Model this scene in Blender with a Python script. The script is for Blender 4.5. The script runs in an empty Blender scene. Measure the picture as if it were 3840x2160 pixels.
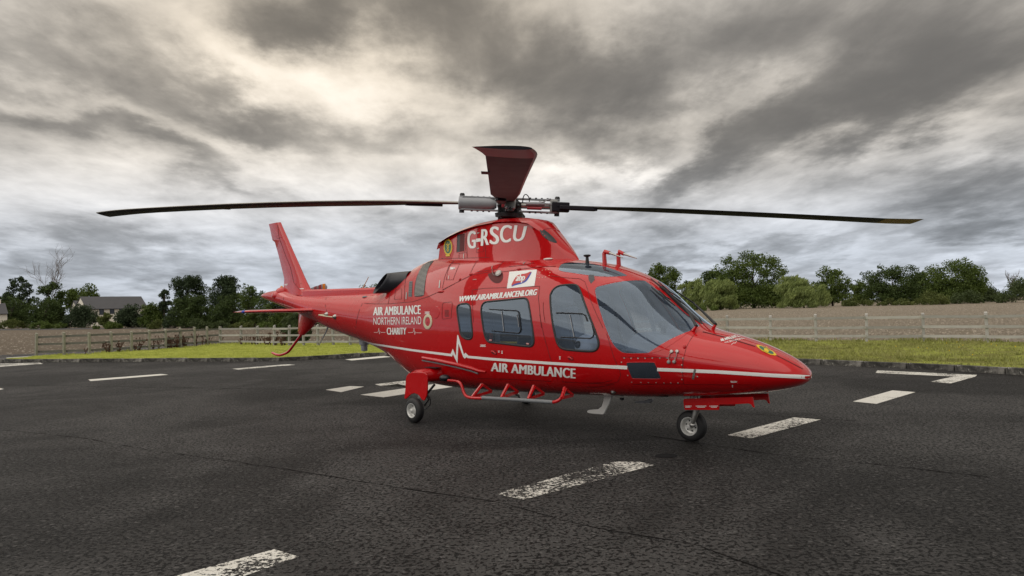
import bpy, bmesh, math, random
import numpy as np
from mathutils import Vector, Matrix
from mathutils.bvhtree import BVHTree
random.seed(7); rng = np.random.default_rng(7)
SC = bpy.context.scene
COL = SC.collection
rad = math.radians

# ------------------------------------------------------------------ camera
F_PX, PITCH, ROLL, EYE = 2643.74, rad(1.692), rad(-1.547), 1.5      # focal length in px of a 3840 wide picture
cam_d = bpy.data.cameras.new('camera'); cam = bpy.data.objects.new('camera', cam_d); COL.objects.link(cam)
cam_d.sensor_width = 36; cam_d.lens = 36*F_PX/3840; cam_d.clip_end = 6000; cam_d.clip_start = .05
cam.matrix_world = Matrix.Translation((0, 0, EYE)) @ Matrix.Rotation(math.pi/2+PITCH, 4, 'X') @ Matrix.Rotation(ROLL, 4, 'Z')
SC.camera = cam
SC.view_settings.view_transform = 'Standard'; SC.view_settings.look = 'None'
SC.view_settings.exposure = 0.80; SC.view_settings.gamma = 1
SC.view_settings.use_curve_mapping = False
SC.render.engine = 'CYCLES'

# ------------------------------------------------------------------ world: overcast sky
SUN_AZ, SUN_EL = rad(-120), rad(58)        # azimuth from +Y towards +X: high on the left, spread wide by the clouds
world = bpy.data.worlds.new('World'); SC.world = world; world.use_nodes = True
NT = world.node_tree; NT.nodes.clear()
class G:
    """tiny math-node helper"""
    def __init__(s, nt): s.nt = nt
    def n(s, t, **k):
        nd = s.nt.nodes.new(t)
        for a, b in k.items(): setattr(nd, a, b)
        return nd
    def link(s, a, b):
        if isinstance(a, (int, float, tuple, list)): b.default_value = a
        else: s.nt.links.new(a, b)
    def m(s, op, a, b=0.0, c=None, clamp=False):
        nd = s.n('ShaderNodeMath', operation=op); nd.use_clamp = clamp
        s.link(a, nd.inputs[0]); s.link(b, nd.inputs[1])
        if c is not None: s.link(c, nd.inputs[2])
        return nd.outputs[0]
    def ramp(s, x, a, b, smooth=True):
        nd = s.n('ShaderNodeMapRange'); nd.interpolation_type = 'SMOOTHSTEP' if smooth else 'LINEAR'
        s.link(x, nd.inputs[0]); nd.inputs[1].default_value = a; nd.inputs[2].default_value = b
        nd.inputs[3].default_value = 0; nd.inputs[4].default_value = 1
        return nd.outputs[0]
    def mix(s, f, a, b, blend='MIX'):
        nd = s.n('ShaderNodeMix', data_type='RGBA', blend_type=blend)
        s.link(f, nd.inputs[0]); 
        for v, i in ((a, 6), (b, 7)):
            if isinstance(v, (tuple, list)): nd.inputs[i].default_value = (*v[:3], 1)
            else: s.link(v, nd.inputs[i])
        return nd.outputs[2]
    def noise(s, vec, scale, detail=6, rough=.55, lac=2.0, dist=0.0):
        nd = s.n('ShaderNodeTexNoise'); nd.inputs['Scale'].default_value = scale
        nd.inputs['Detail'].default_value = detail; nd.inputs['Roughness'].default_value = rough
        nd.inputs['Lacunarity'].default_value = lac; nd.inputs['Distortion'].default_value = dist
        if vec is not None: s.nt.links.new(vec, nd.inputs['Vector'])
        return nd.outputs['Fac']
    def comb(s, x, y, z):
        nd = s.n('ShaderNodeCombineXYZ'); s.link(x, nd.inputs[0]); s.link(y, nd.inputs[1]); s.link(z, nd.inputs[2]); return nd.outputs[0]
g = G(NT)
tc = g.n('ShaderNodeTexCoord'); sep = g.n('ShaderNodeSeparateXYZ'); NT.links.new(tc.outputs['Generated'], sep.inputs[0])
X, Y, Z = sep.outputs
zc = g.m('MAXIMUM', Z, 0.0)
den = g.m('ADD', zc, 0.14)
px = g.m('DIVIDE', X, den); py = g.m('DIVIDE', Y, den)
# clouds seen on a flat layer: stretch towards the horizon
pl = g.comb(px, g.m('MULTIPLY', py, .62), 0.0)      # cloud streets run away from the camera
n_big = g.noise(pl, .95, 8, .56, dist=.3)
n_mid = g.noise(g.comb(g.m('MULTIPLY', px, 1.0), g.m('MULTIPLY', py, .62), 3.7), 2.2, 9, .60, dist=.35)
az = g.m('ARCTAN2', X, Y); el = g.m('ARCSINE', Z)
# billowing warp of the direction
w1 = g.noise(pl, 1.5, 8, .6); w2 = g.noise(g.comb(px, g.m('MULTIPLY', py, .7), 9.1), 1.5, 8, .6)
azw = g.m('ADD', az, g.m('MULTIPLY', g.m('SUBTRACT', w1, .5), .50))
elw = g.m('ADD', el, g.m('MULTIPLY', g.m('SUBTRACT', w2, .5), .26))
def pxdir(x, y):
    """picture point (2576 wide) -> azimuth, elevation"""
    x = (x/.67083-1920)/F_PX; y = -(y/.67083-1080)/F_PX
    v = cam.matrix_world.to_3x3() @ Vector((x, y, -1)).normalized()
    return math.atan2(v.x, v.y), math.asin(v.z)
acc = None
# cloud masses: (x, y in the picture, width deg, height deg, tilt deg, amount)
for (bx, by, sx, sy, tilt, amt) in [
        (770, 125, 5, 1.6, 0, .18), (500, 335, 8, 1.1, -20, .22), (960, 220, 5, 1.8, -15, .20), (130, 195, 4, .9, -20, .14), (400, 470, 12, 1.6, 0, .14), (330, 60, 5, 1.6, -10, .12), (640, 190, 5, 1.6, -15, .16),
        (1580, 430, 4, 1.0, 10, .30), (1900, 235, 5, 1.3, 22, .20), (2080, 430, 5, 1.1, 10, .18), (1330, 490, 5, 1.5, 0, .16), (1420, 60, 5, 2, 0, .12), (2450, 330, 4, 1, 10, .06), (430, 735, 5, .8, 0, .10), (2480, 700, 7, .7, 0, .12), (1050, 400, 5, 1.6, 0, .14), (2300, 620, 6, .8, 5, .10),
        (280, 310, 9, 1.0, -20, -.22), (110, 110, 6, 1.5, -25, -.18), (600, 255, 5, .9, -20, -.16), (860, 310, 6, 1.1, -8, -.18), (690, 25, 4, 1.7, 0, -.42), (1160, 60, 6, 3.2, -20, -.30), (1330, 200, 5, 2.2, 0, -.10), (1000, 120, 2, 3, 0, -.06),
        (1430, 240, 5, 2.4, 20, -.22), (1720, 120, 7, 2.0, 20, -.16), (1850, 380, 5, 1.3, 32, -.24), (2130, 90, 8, 2.6, 10, -.24), (2280, 260, 7, 2.0, 20, -.22), (2520, 470, 5, 1.6, 8, -.30), (2450, 120, 6, 3, 0, -.14), (2150, 340, 5, 1.4, 20, -.14),
        (120, 650, 8, .8, 0, -.10), (700, 560, 16, 1.3, 0, .13), (1900, 570, 8, .8, 0, .08), (1750, 625, 8, .7, 0, -.12), (1200, 620, 5, .8, 0, -.05)]:
    a0, e0 = pxdir(bx, by)
    da = g.m('SUBTRACT', azw, a0); de = g.m('SUBTRACT', elw, e0)
    ct, st = math.cos(rad(tilt)), math.sin(rad(tilt))
    u = g.m('ADD', g.m('MULTIPLY', da, ct/rad(sx)), g.m('MULTIPLY', de, st/rad(sx)))
    v = g.m('ADD', g.m('MULTIPLY', da, -st/rad(sy)), g.m('MULTIPLY', de, ct/rad(sy)))
    r2 = g.m('ADD', g.m('MULTIPLY', u, u), g.m('MULTIPLY', v, v))
    e = g.m('MULTIPLY', g.m('EXPONENT', g.m('MULTIPLY', r2, -.5)), amt)
    acc = e if acc is None else g.m('ADD', acc, e)
calm = g.m('ADD', .50, g.m('MULTIPLY', g.ramp(el, 0, rad(11)), .50))      # the layer is farther away and softer low down
val = g.m('ADD', acc, .30)
n_fin = g.noise(g.comb(px, g.m('MULTIPLY', py, .75), 6.2), 5.5, 6, .55, dist=.5)
val = g.m('ADD', val, g.m('MULTIPLY', g.m('SUBTRACT', n_big, .5), g.m('MULTIPLY', calm, .70)))
val = g.m('ADD', val, g.m('MULTIPLY', g.m('SUBTRACT', n_mid, .5), g.m('MULTIPLY', calm, .62)))
val = g.m('ADD', val, g.m('MULTIPLY', g.m('SUBTRACT', n_fin, .5), .26))
# soft toe and shoulder
val = g.m('ADD', .042, g.m('MULTIPLY', g.m('LOGARITHM', g.m('ADD', 1.0, g.m('EXPONENT', g.m('MULTIPLY', g.m('SUBTRACT', val, .10), 8.5))), math.e), 1/8.5))
val = g.m('SUBTRACT', .67, g.m('MULTIPLY', g.m('LOGARITHM', g.m('ADD', 1.0, g.m('EXPONENT', g.m('MULTIPLY', g.m('SUBTRACT', .63, val), 11.0))), math.e), 1/11.0))
# colour: brownish grey high up, blue grey low down, warm white where bright
low = g.ramp(el, rad(13), rad(2)); 
low = g.m('SUBTRACT', 1.0, g.ramp(el, rad(2), rad(14)))
tint = g.mix(low, (1.07, .985, .87), (.93, 1.0, 1.12))
hot = g.ramp(val, .45, .85)
warm = g.m('MULTIPLY', g.ramp(el, rad(9), rad(22)), g.m('SUBTRACT', 1.0, g.ramp(g.m('ABSOLUTE', g.m('ADD', az, .22)), .1, .55)))
tint = g.mix(warm, tint, (1.12, .985, .80))
tint = g.mix(hot, tint, (1.05, 1.0, .92))
vv = g.comb(val, val, val)
cloud = g.mix(1.0, vv, tint, 'MULTIPLY')
sky = g.n('ShaderNodeTexSky', sky_type='NISHITA'); sky.sun_disc = False
sky.sun_elevation = SUN_EL; sky.sun_rotation = SUN_AZ
skyd = g.mix(1.0, sky.outputs[0], (.07, .07, .07), 'MULTIPLY')
cov = g.mix(.96, skyd, cloud)
bg = g.n('ShaderNodeBackground'); NT.links.new(cov, bg.inputs[0]); bg.inputs[1].default_value = 1.0
wo = g.n('ShaderNodeOutputWorld'); NT.links.new(bg.outputs[0], wo.inputs[0])

sun_d = bpy.data.lights.new('sun', 'SUN'); sun = bpy.data.objects.new('sun', sun_d); COL.objects.link(sun)
sun_d.energy = 1.1; sun_d.angle = rad(105); sun_d.color = (1, .95, .88)
sv = Vector((math.sin(SUN_AZ)*math.cos(SUN_EL), math.cos(SUN_AZ)*math.cos(SUN_EL), math.sin(SUN_EL)))
sun.rotation_euler = sv.to_track_quat('Z', 'Y').to_euler()

# ------------------------------------------------------------------ geometry from the photograph
CM3 = cam.matrix_world.to_3x3(); EYEV = Vector((0, 0, EYE))
ZO = {0: ((0, 0), .67083), 1: ((900, 780), 3.22), 2: ((1600, 780), 3.22), 3: ((2200, 900), 2.862), 4: ((1400, 1180), 2.862),
      5: ((2200, 1250), 2.862), 6: ((1650, 520), 4.025), 7: ((1600, 980), 4.262), 8: ((600, 1000), 3.22), 9: ((0, 950), 3.623), 10: ((3040, 900), 2.786)}
def PX(n, *pts):
    """points measured in crop n of the photograph -> full picture coordinates"""
    (ox, oy), s = ZO[n]
    r = [(ox+x/s, oy+y/s) for x, y in pts]
    return r if len(r) > 1 else r[0]
def ray(p):
    return (CM3 @ Vector(((p[0]-1920)/F_PX, -(p[1]-1080)/F_PX, -1)))
def ground(p, z=0.0):
    d = ray(p); t = (z-EYE)/d.z; q = EYEV+d*t; return Vector((q.x, q.y, z))
def at_depth(p, Yd):
    d = ray(p); t = Yd/d.y; return EYEV+d*t
YAW = rad(-45.07); HX, HY = -0.016+.06*.708, 9.618+.06*.706
BM = Matrix.Translation((HX, HY, 0)) @ Matrix.Rotation(YAW, 4, 'Z'); BMI = BM.inverted(); B3 = BMI.to_3x3()
CB = BMI @ EYEV
def bray(p): return B3 @ ray(p)
def side(p, y=0.0):
    d = bray(p); return CB+d*((y-CB.y)/d.y)
def planex(p, x):
    d = bray(p); return CB+d*((x-CB.x)/d.x)

# ------------------------------------------------------------------ materials
def mat(name, col, rough=.5, metal=0.0, coat=0.0, spec=.5, build=None, **k):
    m = bpy.data.materials.new(name); m.use_nodes = True
    b = m.node_tree.nodes['Principled BSDF']
    b.inputs['Base Color'].default_value = (*col, 1); b.inputs['Roughness'].default_value = rough
    b.inputs['Metallic'].default_value = metal; b.inputs['Coat Weight'].default_value = coat
    b.inputs['Coat Roughness'].default_value = .03; b.inputs['Specular IOR Level'].default_value = spec
    if build: build(G(m.node_tree), b)
    return m
def L(v):  # sRGB 0..255 -> linear
    return tuple(((c/255+.055)/1.055)**2.4 if c > 10 else c/255/12.92 for c in v)
def vary(scale, amt, rough_amt=0.0, bump=0.0, bscale=None, detail=5):
    """gentle colour and roughness variation with optional fine relief"""
    def f(g, b):
        c = b.inputs['Base Color'].default_value[:3]
        co = g.n('ShaderNodeTexCoord').outputs['Object']
        n = g.noise(co, scale, detail, .6)
        g.nt.links.new(g.mix(n, tuple(x*(1-amt) for x in c), tuple(min(1, x*(1+amt)) for x in c)), b.inputs['Base Color'])
        if rough_amt:
            r = b.inputs['Roughness'].default_value
            g.nt.links.new(g.m('ADD', g.m('MULTIPLY', g.m('SUBTRACT', n, .5), rough_amt), r), b.inputs['Roughness'])
        if bump:
            bp = g.n('ShaderNodeBump'); bp.inputs['Strength'].default_value = 1; bp.inputs['Distance'].default_value = bump
            g.nt.links.new(g.noise(co, bscale or scale*6, 4, .6), bp.inputs['Height']); g.nt.links.new(bp.outputs[0], b.inputs['Normal'])
    return f
M = {}
def paint_build(g, b):
    co = g.n('ShaderNodeTexCoord').outputs['Object']
    n = g.noise(co, 2.2, 6, .65)
    g.nt.links.new(g.mix(n, (.44, .0016, .0034), (.54, .0026, .0054)), b.inputs['Base Color'])
    g.nt.links.new(g.m('ADD', g.m('MULTIPLY', n, .10), .22), b.inputs['Roughness'])
    # skin panels ripple a little: only the clear coat's normal moves
    bp = g.n('ShaderNodeBump'); bp.inputs['Strength'].default_value = 1; bp.inputs['Distance'].default_value = .0014; b.inputs['Specular IOR Level'].default_value = .12; b.inputs['Coat Roughness'].default_value = .012; b.inputs['Coat IOR'].default_value = 1.5
    g.nt.links.new(g.noise(co, 3.2, 3, .5), bp.inputs['Height'])
    g.nt.links.new(bp.outputs[0], b.inputs['Coat Normal']); g.nt.links.new(bp.outputs[0], b.inputs['Normal'])
M['red'] = mat('red_paint', (.45, .006, .009), .28, 0, 1.0, build=paint_build)
M['line'] = mat('panel_gap', (.10, .002, .003), .6)
M['white'] = mat('white_vinyl', (.86, .86, .84), .35, build=vary(3, .05))
M['rubber'] = mat('window_seal', (.018, .019, .021), .55, build=vary(20, .2))
M['tyre'] = mat('tyre_rubber', (.014, .014, .015), .62, build=vary(14, .35, .2, .0006, 90))
M['rim'] = mat('grey_rim_paint', (.62, .62, .60), .38, .3, build=vary(18, .2, .2))
M['steel'] = mat('brushed_steel', (.42, .41, .39), .35, .9, build=vary(22, .25, .25))
M['dark'] = mat('dark_metal', (.030, .030, .033), .45, .4, build=vary(16, .4, .2))
M['black'] = mat('black_paint', (.012, .013, .018), .35, build=vary(9, .3, .1))
M['blade'] = mat('rotor_blade_paint', (.013, .011, .016), .5, 0, 0, .2, build=vary(5, .25, .15))
M['erosion'] = mat('leading_edge_strip', (.42, .41, .37), .4, .2, build=vary(8, .12))
M['bladered'] = mat('blade_red_band', (.30, .02, .03), .4, build=vary(6, .2))
M['bladeyellow'] = mat('blade_yellow_tip', (.40, .26, .02), .45, build=vary(6, .2))
M['grip'] = mat('grey_grip_casing', (.30, .31, .33), .4, .15, build=vary(10, .12, .1))
M['grey'] = mat('mid_grey_plastic', (.17, .18, .19), .5, build=vary(12, .12))
M['lining'] = mat('cabin_lining', (.34, .36, .40), .8, build=vary(8, .15))
M['seat'] = mat('seat_cloth', (.085, .095, .12), .85, build=vary(30, .3))
M['yellow'] = mat('yellow_print', (.72, .50, .02), .4)
M['green'] = mat('green_print', (.02, .14, .09), .4)
M['blue'] = mat('blue_print', (.03, .06, .42), .4)
M['logored'] = mat('logo_red_print', (.55, .03, .03), .4)
M['cream'] = mat('cream_print', (.62, .56, .40), .45)
M['helmet'] = mat('white_helmet_shell', (.85, .85, .85), .25)
M['amber'] = mat('amber_lens', (.7, .25, .01), .15)
M['antenna'] = mat('antenna_white', (.74, .73, .70), .35, build=vary(9, .06))
def glass(name, tint, refl=1.45):
    m = bpy.data.materials.new(name); m.use_nodes = True; nt = m.node_tree; nt.nodes.clear(); g = G(nt)
    tr = g.n('ShaderNodeBsdfTransparent'); tr.inputs[0].default_value = (*tint, 1)
    gl = g.n('ShaderNodeBsdfGlossy'); gl.inputs['Roughness'].default_value = .015; gl.inputs[0].default_value = (.70, .84, 1, 1)
    fr = g.n('ShaderNodeFresnel'); fr.inputs[0].default_value = refl
    f = g.m('MULTIPLY', fr.outputs[0], 2.5, clamp=True)
    # reflected sky put into the colour: a pale blue diffuse veil lightens the panes
    df = g.n('ShaderNodeBsdfDiffuse'); df.inputs[0].default_value = (.36, .46, .62, 1)
    mx0 = g.n('ShaderNodeMixShader'); mx0.inputs[0].default_value = .085
    nt.links.new(tr.outputs[0], mx0.inputs[1]); nt.links.new(df.outputs[0], mx0.inputs[2])
    mx = g.n('ShaderNodeMixShader'); nt.links.new(f, mx.inputs[0]); nt.links.new(mx0.outputs[0], mx.inputs[1]); nt.links.new(gl.outputs[0], mx.inputs[2])
    o = g.n('ShaderNodeOutputMaterial'); nt.links.new(mx.outputs[0], o.inputs[0]); return m
M['glass'] = glass('clear_acrylic', (.74, .83, .96), 1.5)
M['smoke'] = glass('smoked_acrylic', (.10, .11, .13), 1.5)

# ------------------------------------------------------------------ mesh helpers
class MB:
    def __init__(s): s.v = []; s.f = []; s.mi = []; s.cur = 0
    def add(s, v, f):
        o = len(s.v); s.v += [tuple(p) for p in v]; s.f += [tuple(i+o for i in q) for q in f]; s.mi += [s.cur]*len(f); return s
    def box(s, c, size, R=None, taper=1.0):
        c = Vector(c); hx, hy, hz = [a/2 for a in size]; P = []
        for dz in (-1, 1):
            k = taper if dz > 0 else 1
            for dx, dy in ((-1, -1), (1, -1), (1, 1), (-1, 1)):
                p = Vector((dx*hx*k, dy*hy*k, dz*hz)); P.append(c+(R @ p if R else p))
        return s.add(P, [(3, 2, 1, 0), (4, 5, 6, 7), (0, 1, 5, 4), (1, 2, 6, 5), (2, 3, 7, 6), (3, 0, 4, 7)])
    def beam(s, a, b, w, h, up=(0, 0, 1)):
        a, b = Vector(a), Vector(b); d = (b-a); ln = d.length; d.normalize(); u = Vector(up); sd = d.cross(u)
        if sd.length < 1e-4: sd = d.cross(Vector((1, 0, 0)))
        sd.normalize(); u = sd.cross(d); R = Matrix((d, sd, u)).transposed()
        return s.box((a+b)/2, (ln, w, h), R)
    def tube(s, pts, r, n=10, cap=True, flat=None):
        pts = [Vector(p) for p in pts]; m = len(pts); rr = r if isinstance(r, (list, tuple)) else [r]*m
        o = len(s.v); prev = None; V = []; Fc = []
        for i, p in enumerate(pts):
            d = (pts[min(i+1, m-1)]-pts[max(i-1, 0)]).normalized()
            if prev is None:
                a = d.orthogonal().normalized() if flat is None else (Vector(flat)-d*d.dot(Vector(flat))).normalized()
            else:
                a = (prev-d*prev.dot(d)).normalized()
            prev = a; b = d.cross(a)
            for k in range(n):
                t = 2*math.pi*k/n; V.append(p+(a*math.cos(t)+b*math.sin(t))*rr[i])
        for i in range(m-1):
            for k in range(n):
                Fc.append((i*n+k, i*n+(k+1) % n, (i+1)*n+(k+1) % n, (i+1)*n+k))
        if cap: Fc += [tuple(range(n))[::-1], tuple((m-1)*n+k for k in range(n))]
        return s.add(V, Fc)
    def lathe(s, c, axis, prof, n=32, caps=True):
        """prof: list of (distance along axis, radius)"""
        c = Vector(c); d = Vector(axis).normalized(); a = d.orthogonal().normalized(); b = d.cross(a); V = []; Fc = []
        for (t, r) in prof:
            for k in range(n):
                th = 2*math.pi*k/n; V.append(c+d*t+(a*math.cos(th)+b*math.sin(th))*r)
        for i in range(len(prof)-1):
            for k in range(n): Fc.append((i*n+k, i*n+(k+1) % n, (i+1)*n+(k+1) % n, (i+1)*n+k))
        if caps and prof[0][1] > 1e-4: Fc.append(tuple(range(n))[::-1])
        if caps and prof[-1][1] > 1e-4: Fc.append(tuple((len(prof)-1)*n+k for k in range(n)))
        return s.add(V, Fc)
    def plate(s, pts, th, nrm=None):
        """flat outline given in 3D, thickened by th along nrm"""
        P = [Vector(p) for p in pts]
        if nrm is None:
            nrm = Vector((0, 0, 0))
            for i in range(len(P)): nrm += P[i].cross(P[(i+1) % len(P)])
        nrm = Vector(nrm).normalized(); m = len(P)
        V = [p-nrm*th/2 for p in P]+[p+nrm*th/2 for p in P]
        return s.add(V, [tuple(range(m))[::-1], tuple(range(m, 2*m))]+[(i, (i+1) % m, m+(i+1) % m, m+i) for i in range(m)])
    def loft(s, rings, close=True, caps=True):
        n = len(rings[0]); V = [p for r in rings for p in r]; Fc = []
        for i in range(len(rings)-1):
            for k in range(n if close else n-1): Fc.append((i*n+k, i*n+(k+1) % n, (i+1)*n+(k+1) % n, (i+1)*n+k))
        if caps and close: Fc += [tuple(range(n))[::-1], tuple((len(rings)-1)*n+k for k in range(n))]
        return s.add(V, Fc)
    def ell(s, c, r, R=None, nu=16, nv=10):
        c = Vector(c); V = []; Fc = []
        for j in range(nv+1):
            ph = -math.pi/2+math.pi*j/nv
            for k in range(nu):
                t = 2*math.pi*k/nu; p = Vector((r[0]*math.cos(ph)*math.cos(t), r[1]*math.cos(ph)*math.sin(t), r[2]*math.sin(ph)))
                V.append(c+(R @ p if R else p))
        for j in range(nv):
            for k in range(nu): Fc.append((j*nu+k, j*nu+(k+1) % nu, (j+1)*nu+(k+1) % nu, (j+1)*nu+k))
        return s.add(V, Fc)
    def build(s, name, mats, parent=None, smooth=None, bevel=0.0, recalc=True, loc=None):
        me = bpy.data.meshes.new(name); me.from_pydata([tuple(p) for p in s.v], [], s.f)
        if not isinstance(mats, (list, tuple)): mats = [mats]
        for m in mats: me.materials.append(M[m] if isinstance(m, str) else m)
        me.polygons.foreach_set('material_index', s.mi)
        if recalc:
            bm = bmesh.new(); bm.from_mesh(me); bmesh.ops.remove_doubles(bm, verts=bm.verts, dist=1e-6)
            bmesh.ops.recalc_face_normals(bm, faces=bm.faces); bm.to_mesh(me); bm.free()
        if smooth is not None:
            me.polygons.foreach_set('use_smooth', [True]*len(me.polygons)); me.set_sharp_from_angle(angle=rad(smooth))
        o = bpy.data.objects.new(name, me); COL.objects.link(o)
        if loc is not None: o.location = loc
        if parent: o.parent = parent
        if bevel:
            b = o.modifiers.new('bevel', 'BEVEL'); b.width = bevel; b.segments = 2; b.limit_method = 'ANGLE'; b.angle_limit = rad(40)
        return o
def tag(o, label=None, cat=None, group=None, kind=None):
    if label: o['label'] = label
    if cat: o['category'] = cat
    if group: o['group'] = group
    if kind: o['kind'] = kind
    return o
def empty(name, loc=(0, 0, 0), rz=0, **k):
    o = bpy.data.objects.new(name, None); COL.objects.link(o); o.location = loc; o.rotation_euler = (0, 0, rz); o.empty_display_size = .2
    return tag(o, **k)
def smooth_poly(P, it=2, closed=True):
    P = [tuple(p) for p in P]
    for _ in range(it):
        Q = []; n = len(P)
        if not closed: Q.append(P[0])
        for i in range(n if closed else n-1):
            a, b = P[i], P[(i+1) % n]
            Q += [tuple(.75*x+.25*y for x, y in zip(a, b)), tuple(.25*x+.75*y for x, y in zip(a, b))]
        if not closed: Q.append(P[-1])
        P = Q
    return P

# ------------------------------------------------------------------ helicopter body
heli = empty('helicopter', (HX, HY, 0), YAW, label='glossy red air ambulance helicopter with white stripe parked on the tarmac', cat='helicopter')
S = [(-7.63,1.93,1.91,1.92,.01,2,2),(-7.5,1.965,1.87,1.92,.05,2,2),(-7.2,2.0,1.80,1.91,.10,2,2),(-6.8,2.015,1.715,1.87,.14,2,2),(-6.2,1.93,1.58,1.78,.18,2,2),(-5.5,1.86,1.41,1.66,.235,2,2),
(-4.5,1.84,1.175,1.52,.32,2,2),(-3.5,1.83,.99,1.42,.42,2,2.1),(-3.0,1.84,.88,1.38,.48,2,2.2),(-2.6,1.92,.77,1.33,.54,2.1,2.3),(-2.2,2.10,.60,1.28,.61,2.1,2.4),(-1.8,2.25,.45,1.22,.68,2.2,2.5),
(-1.4,2.305,.40,1.18,.74,2.3,2.7),(-.8,2.30,.385,1.14,.785,2.4,2.9),(0,2.26,.40,1.12,.80,2.4,3),(.8,2.15,.42,1.1,.80,2.4,3),(1.3,2.075,.435,1.08,.79,2.4,3),(1.7,2.0,.45,1.06,.77,2.3,2.9),
(2.0,1.90,.46,1.04,.74,2.2,2.8),(2.3,1.75,.47,1.0,.70,2.1,2.7),(2.6,1.47,.49,.97,.64,2.0,2.5),(2.93,1.245,.515,.92,.565,2,2.4),(3.2,1.18,.54,.88,.485,2.05,2.3),(3.5,1.09,.58,.84,.39,2.1,2.2),(3.75,.985,.63,.81,.295,2.1,2.1),(3.9,.90,.675,.79,.205,2,2),(3.975,.83,.72,.775,.12,2,2),(4.0,.78,.76,.77,.02,2,2)]
def pchip(xs, ys, xq):
    xs, ys = np.array(xs, float), np.array(ys, float); h = np.diff(xs); d = np.diff(ys)/h; m = np.zeros(len(xs))
    for i in range(1, len(xs)-1):
        if d[i-1]*d[i] > 0:
            w1 = 2*h[i]+h[i-1]; w2 = h[i]+2*h[i-1]; m[i] = (w1+w2)/(w1/d[i-1]+w2/d[i])
    m[0] = d[0]; m[-1] = d[-1]; i = np.clip(np.searchsorted(xs, xq)-1, 0, len(h)-1); t = (xq-xs[i])/h[i]
    return (2*t**3-3*t**2+1)*ys[i]+(t**3-2*t**2+t)*h[i]*m[i]+(-2*t**3+3*t**2)*ys[i+1]+(t**3-t**2)*h[i]*m[i+1]
SA = np.array(S)
def body_rings(n=230, m=120):
    # denser stations near the ends
    u = np.linspace(0, 1, n); xq = -7.63+11.63*u
    xq = np.unique(np.concatenate([xq, np.linspace(3.7, 4.0, 22), np.linspace(-7.63, -7.4, 10)]))
    rad_ = .16*np.clip(np.minimum(xq+7.63, 4.0-xq)/.35, 0, 1)     # soften the stations' kinks
    K = []
    for k in range(1, 7):
        a = 0; wt = 0
        for t in np.linspace(-1, 1, 13): w_ = 1-abs(t)*.9; a = a+w_*pchip(SA[:, 0], SA[:, k], np.clip(xq+rad_*t, -7.63, 4.0)); wt += w_
        K.append(a/wt)
    R = []
    for i, x in enumerate(xq):
        zt, zb, zw, hw, nu, nl = [k[i] for k in K]; r = []
        for j in range(m):
            t = 2*math.pi*j/m; c, s_ = math.cos(t), math.sin(t); n_ = nu if s_ >= 0 else nl
            # even spacing around the superellipse
            q = (abs(c)**n_+abs(s_)**n_)**(-1/n_)
            r.append(Vector((x, hw*c*q, zw+((zt-zw) if s_ >= 0 else (zw-zb))*s_*q)))
        R.append(r)
    return R
bmb = bmesh.new()
RB = body_rings(); vs = [[bmb.verts.new(p) for p in r] for r in RB]
for i in range(len(vs)-1):
    for k in range(len(vs[0])):
        k2 = (k+1) % len(vs[0]); bmb.faces.new((vs[i][k], vs[i+1][k], vs[i+1][k2], vs[i][k2]))
bmb.faces.new(vs[0]); bmb.faces.new(vs[-1][::-1])
bmesh.ops.recalc_face_normals(bmb, faces=bmb.faces); bmb.normal_update(); bmb.verts.ensure_lookup_table(); bmb.faces.ensure_lookup_table()
BVH = BVHTree.FromBMesh(bmb)
OV = [v.co.copy() for v in bmb.verts]; ON = [v.normal.copy() for v in bmb.verts]; OF = [[v.index for v in f.verts] for f in bmb.faces]
from mathutils.interpolate import poly_3d_calc
def smooth_normal(p):
    co, n, fi, d = BVH.find_nearest(p); idx = OF[fi]
    if len(idx) > 4: return n
    w = poly_3d_calc([OV[i] for i in idx], co); r = Vector((0, 0, 0))
    for a, i in zip(w, idx): r += ON[i]*a
    return r.normalized()
def hit(p, bvh=None):
    """where the line of sight of picture point p meets the body: (point, normal)"""
    co, n, fi, d = (bvh or BVH).ray_cast(CB, bray(p))
    if co is None: return None, None
    if n.dot(bray(p)) > 0: n = -n
    return co, n
DONE = set()
def clip(bm, outline, dirv, mirror=False):
    O = [Vector(p) for p in outline]; d = Vector(dirv).normalized()
    if mirror: O = [Vector((p.x, -p.y, p.z)) for p in O]; d = Vector((d.x, -d.y, d.z))
    c = sum(O, Vector((0, 0, 0)))/len(O); rmax = max((p-c).length for p in O)+.06
    planes = []
    ins = [f for f in bm.faces if (f.calc_center_median()-c).length < rmax and f.normal.dot(d) > .02 and f not in DONE]
    for i in range(len(O)):
        a, b = O[i], O[(i+1) % len(O)]
        n = (b-a).cross(d)
        if n.length < 1e-6: continue
        n.normalize()
        if n.dot(c-a) > 0: n = -n
        ge = set(ins)
        for f in ins: ge.update(f.edges); ge.update(f.verts)
        res = bmesh.ops.bisect_plane(bm, geom=list(ge), plane_co=a, plane_no=n, dist=1e-5)
        fs = set(f for f in ins if f.is_valid) | set(e for e in res['geom'] if isinstance(e, bmesh.types.BMFace) and e.is_valid)
        for e in res['geom_cut']:
            if isinstance(e, bmesh.types.BMVert):
                fs.update(e.link_faces)
        planes.append((a, n))
        ins = [f for f in fs if f not in DONE and f.normal.dot(d) > .02 and (f.calc_center_median()-c).length < rmax and all(pn.dot(f.calc_center_median()-pa) < 1e-6 for pa, pn in planes)]
    return ins
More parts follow.
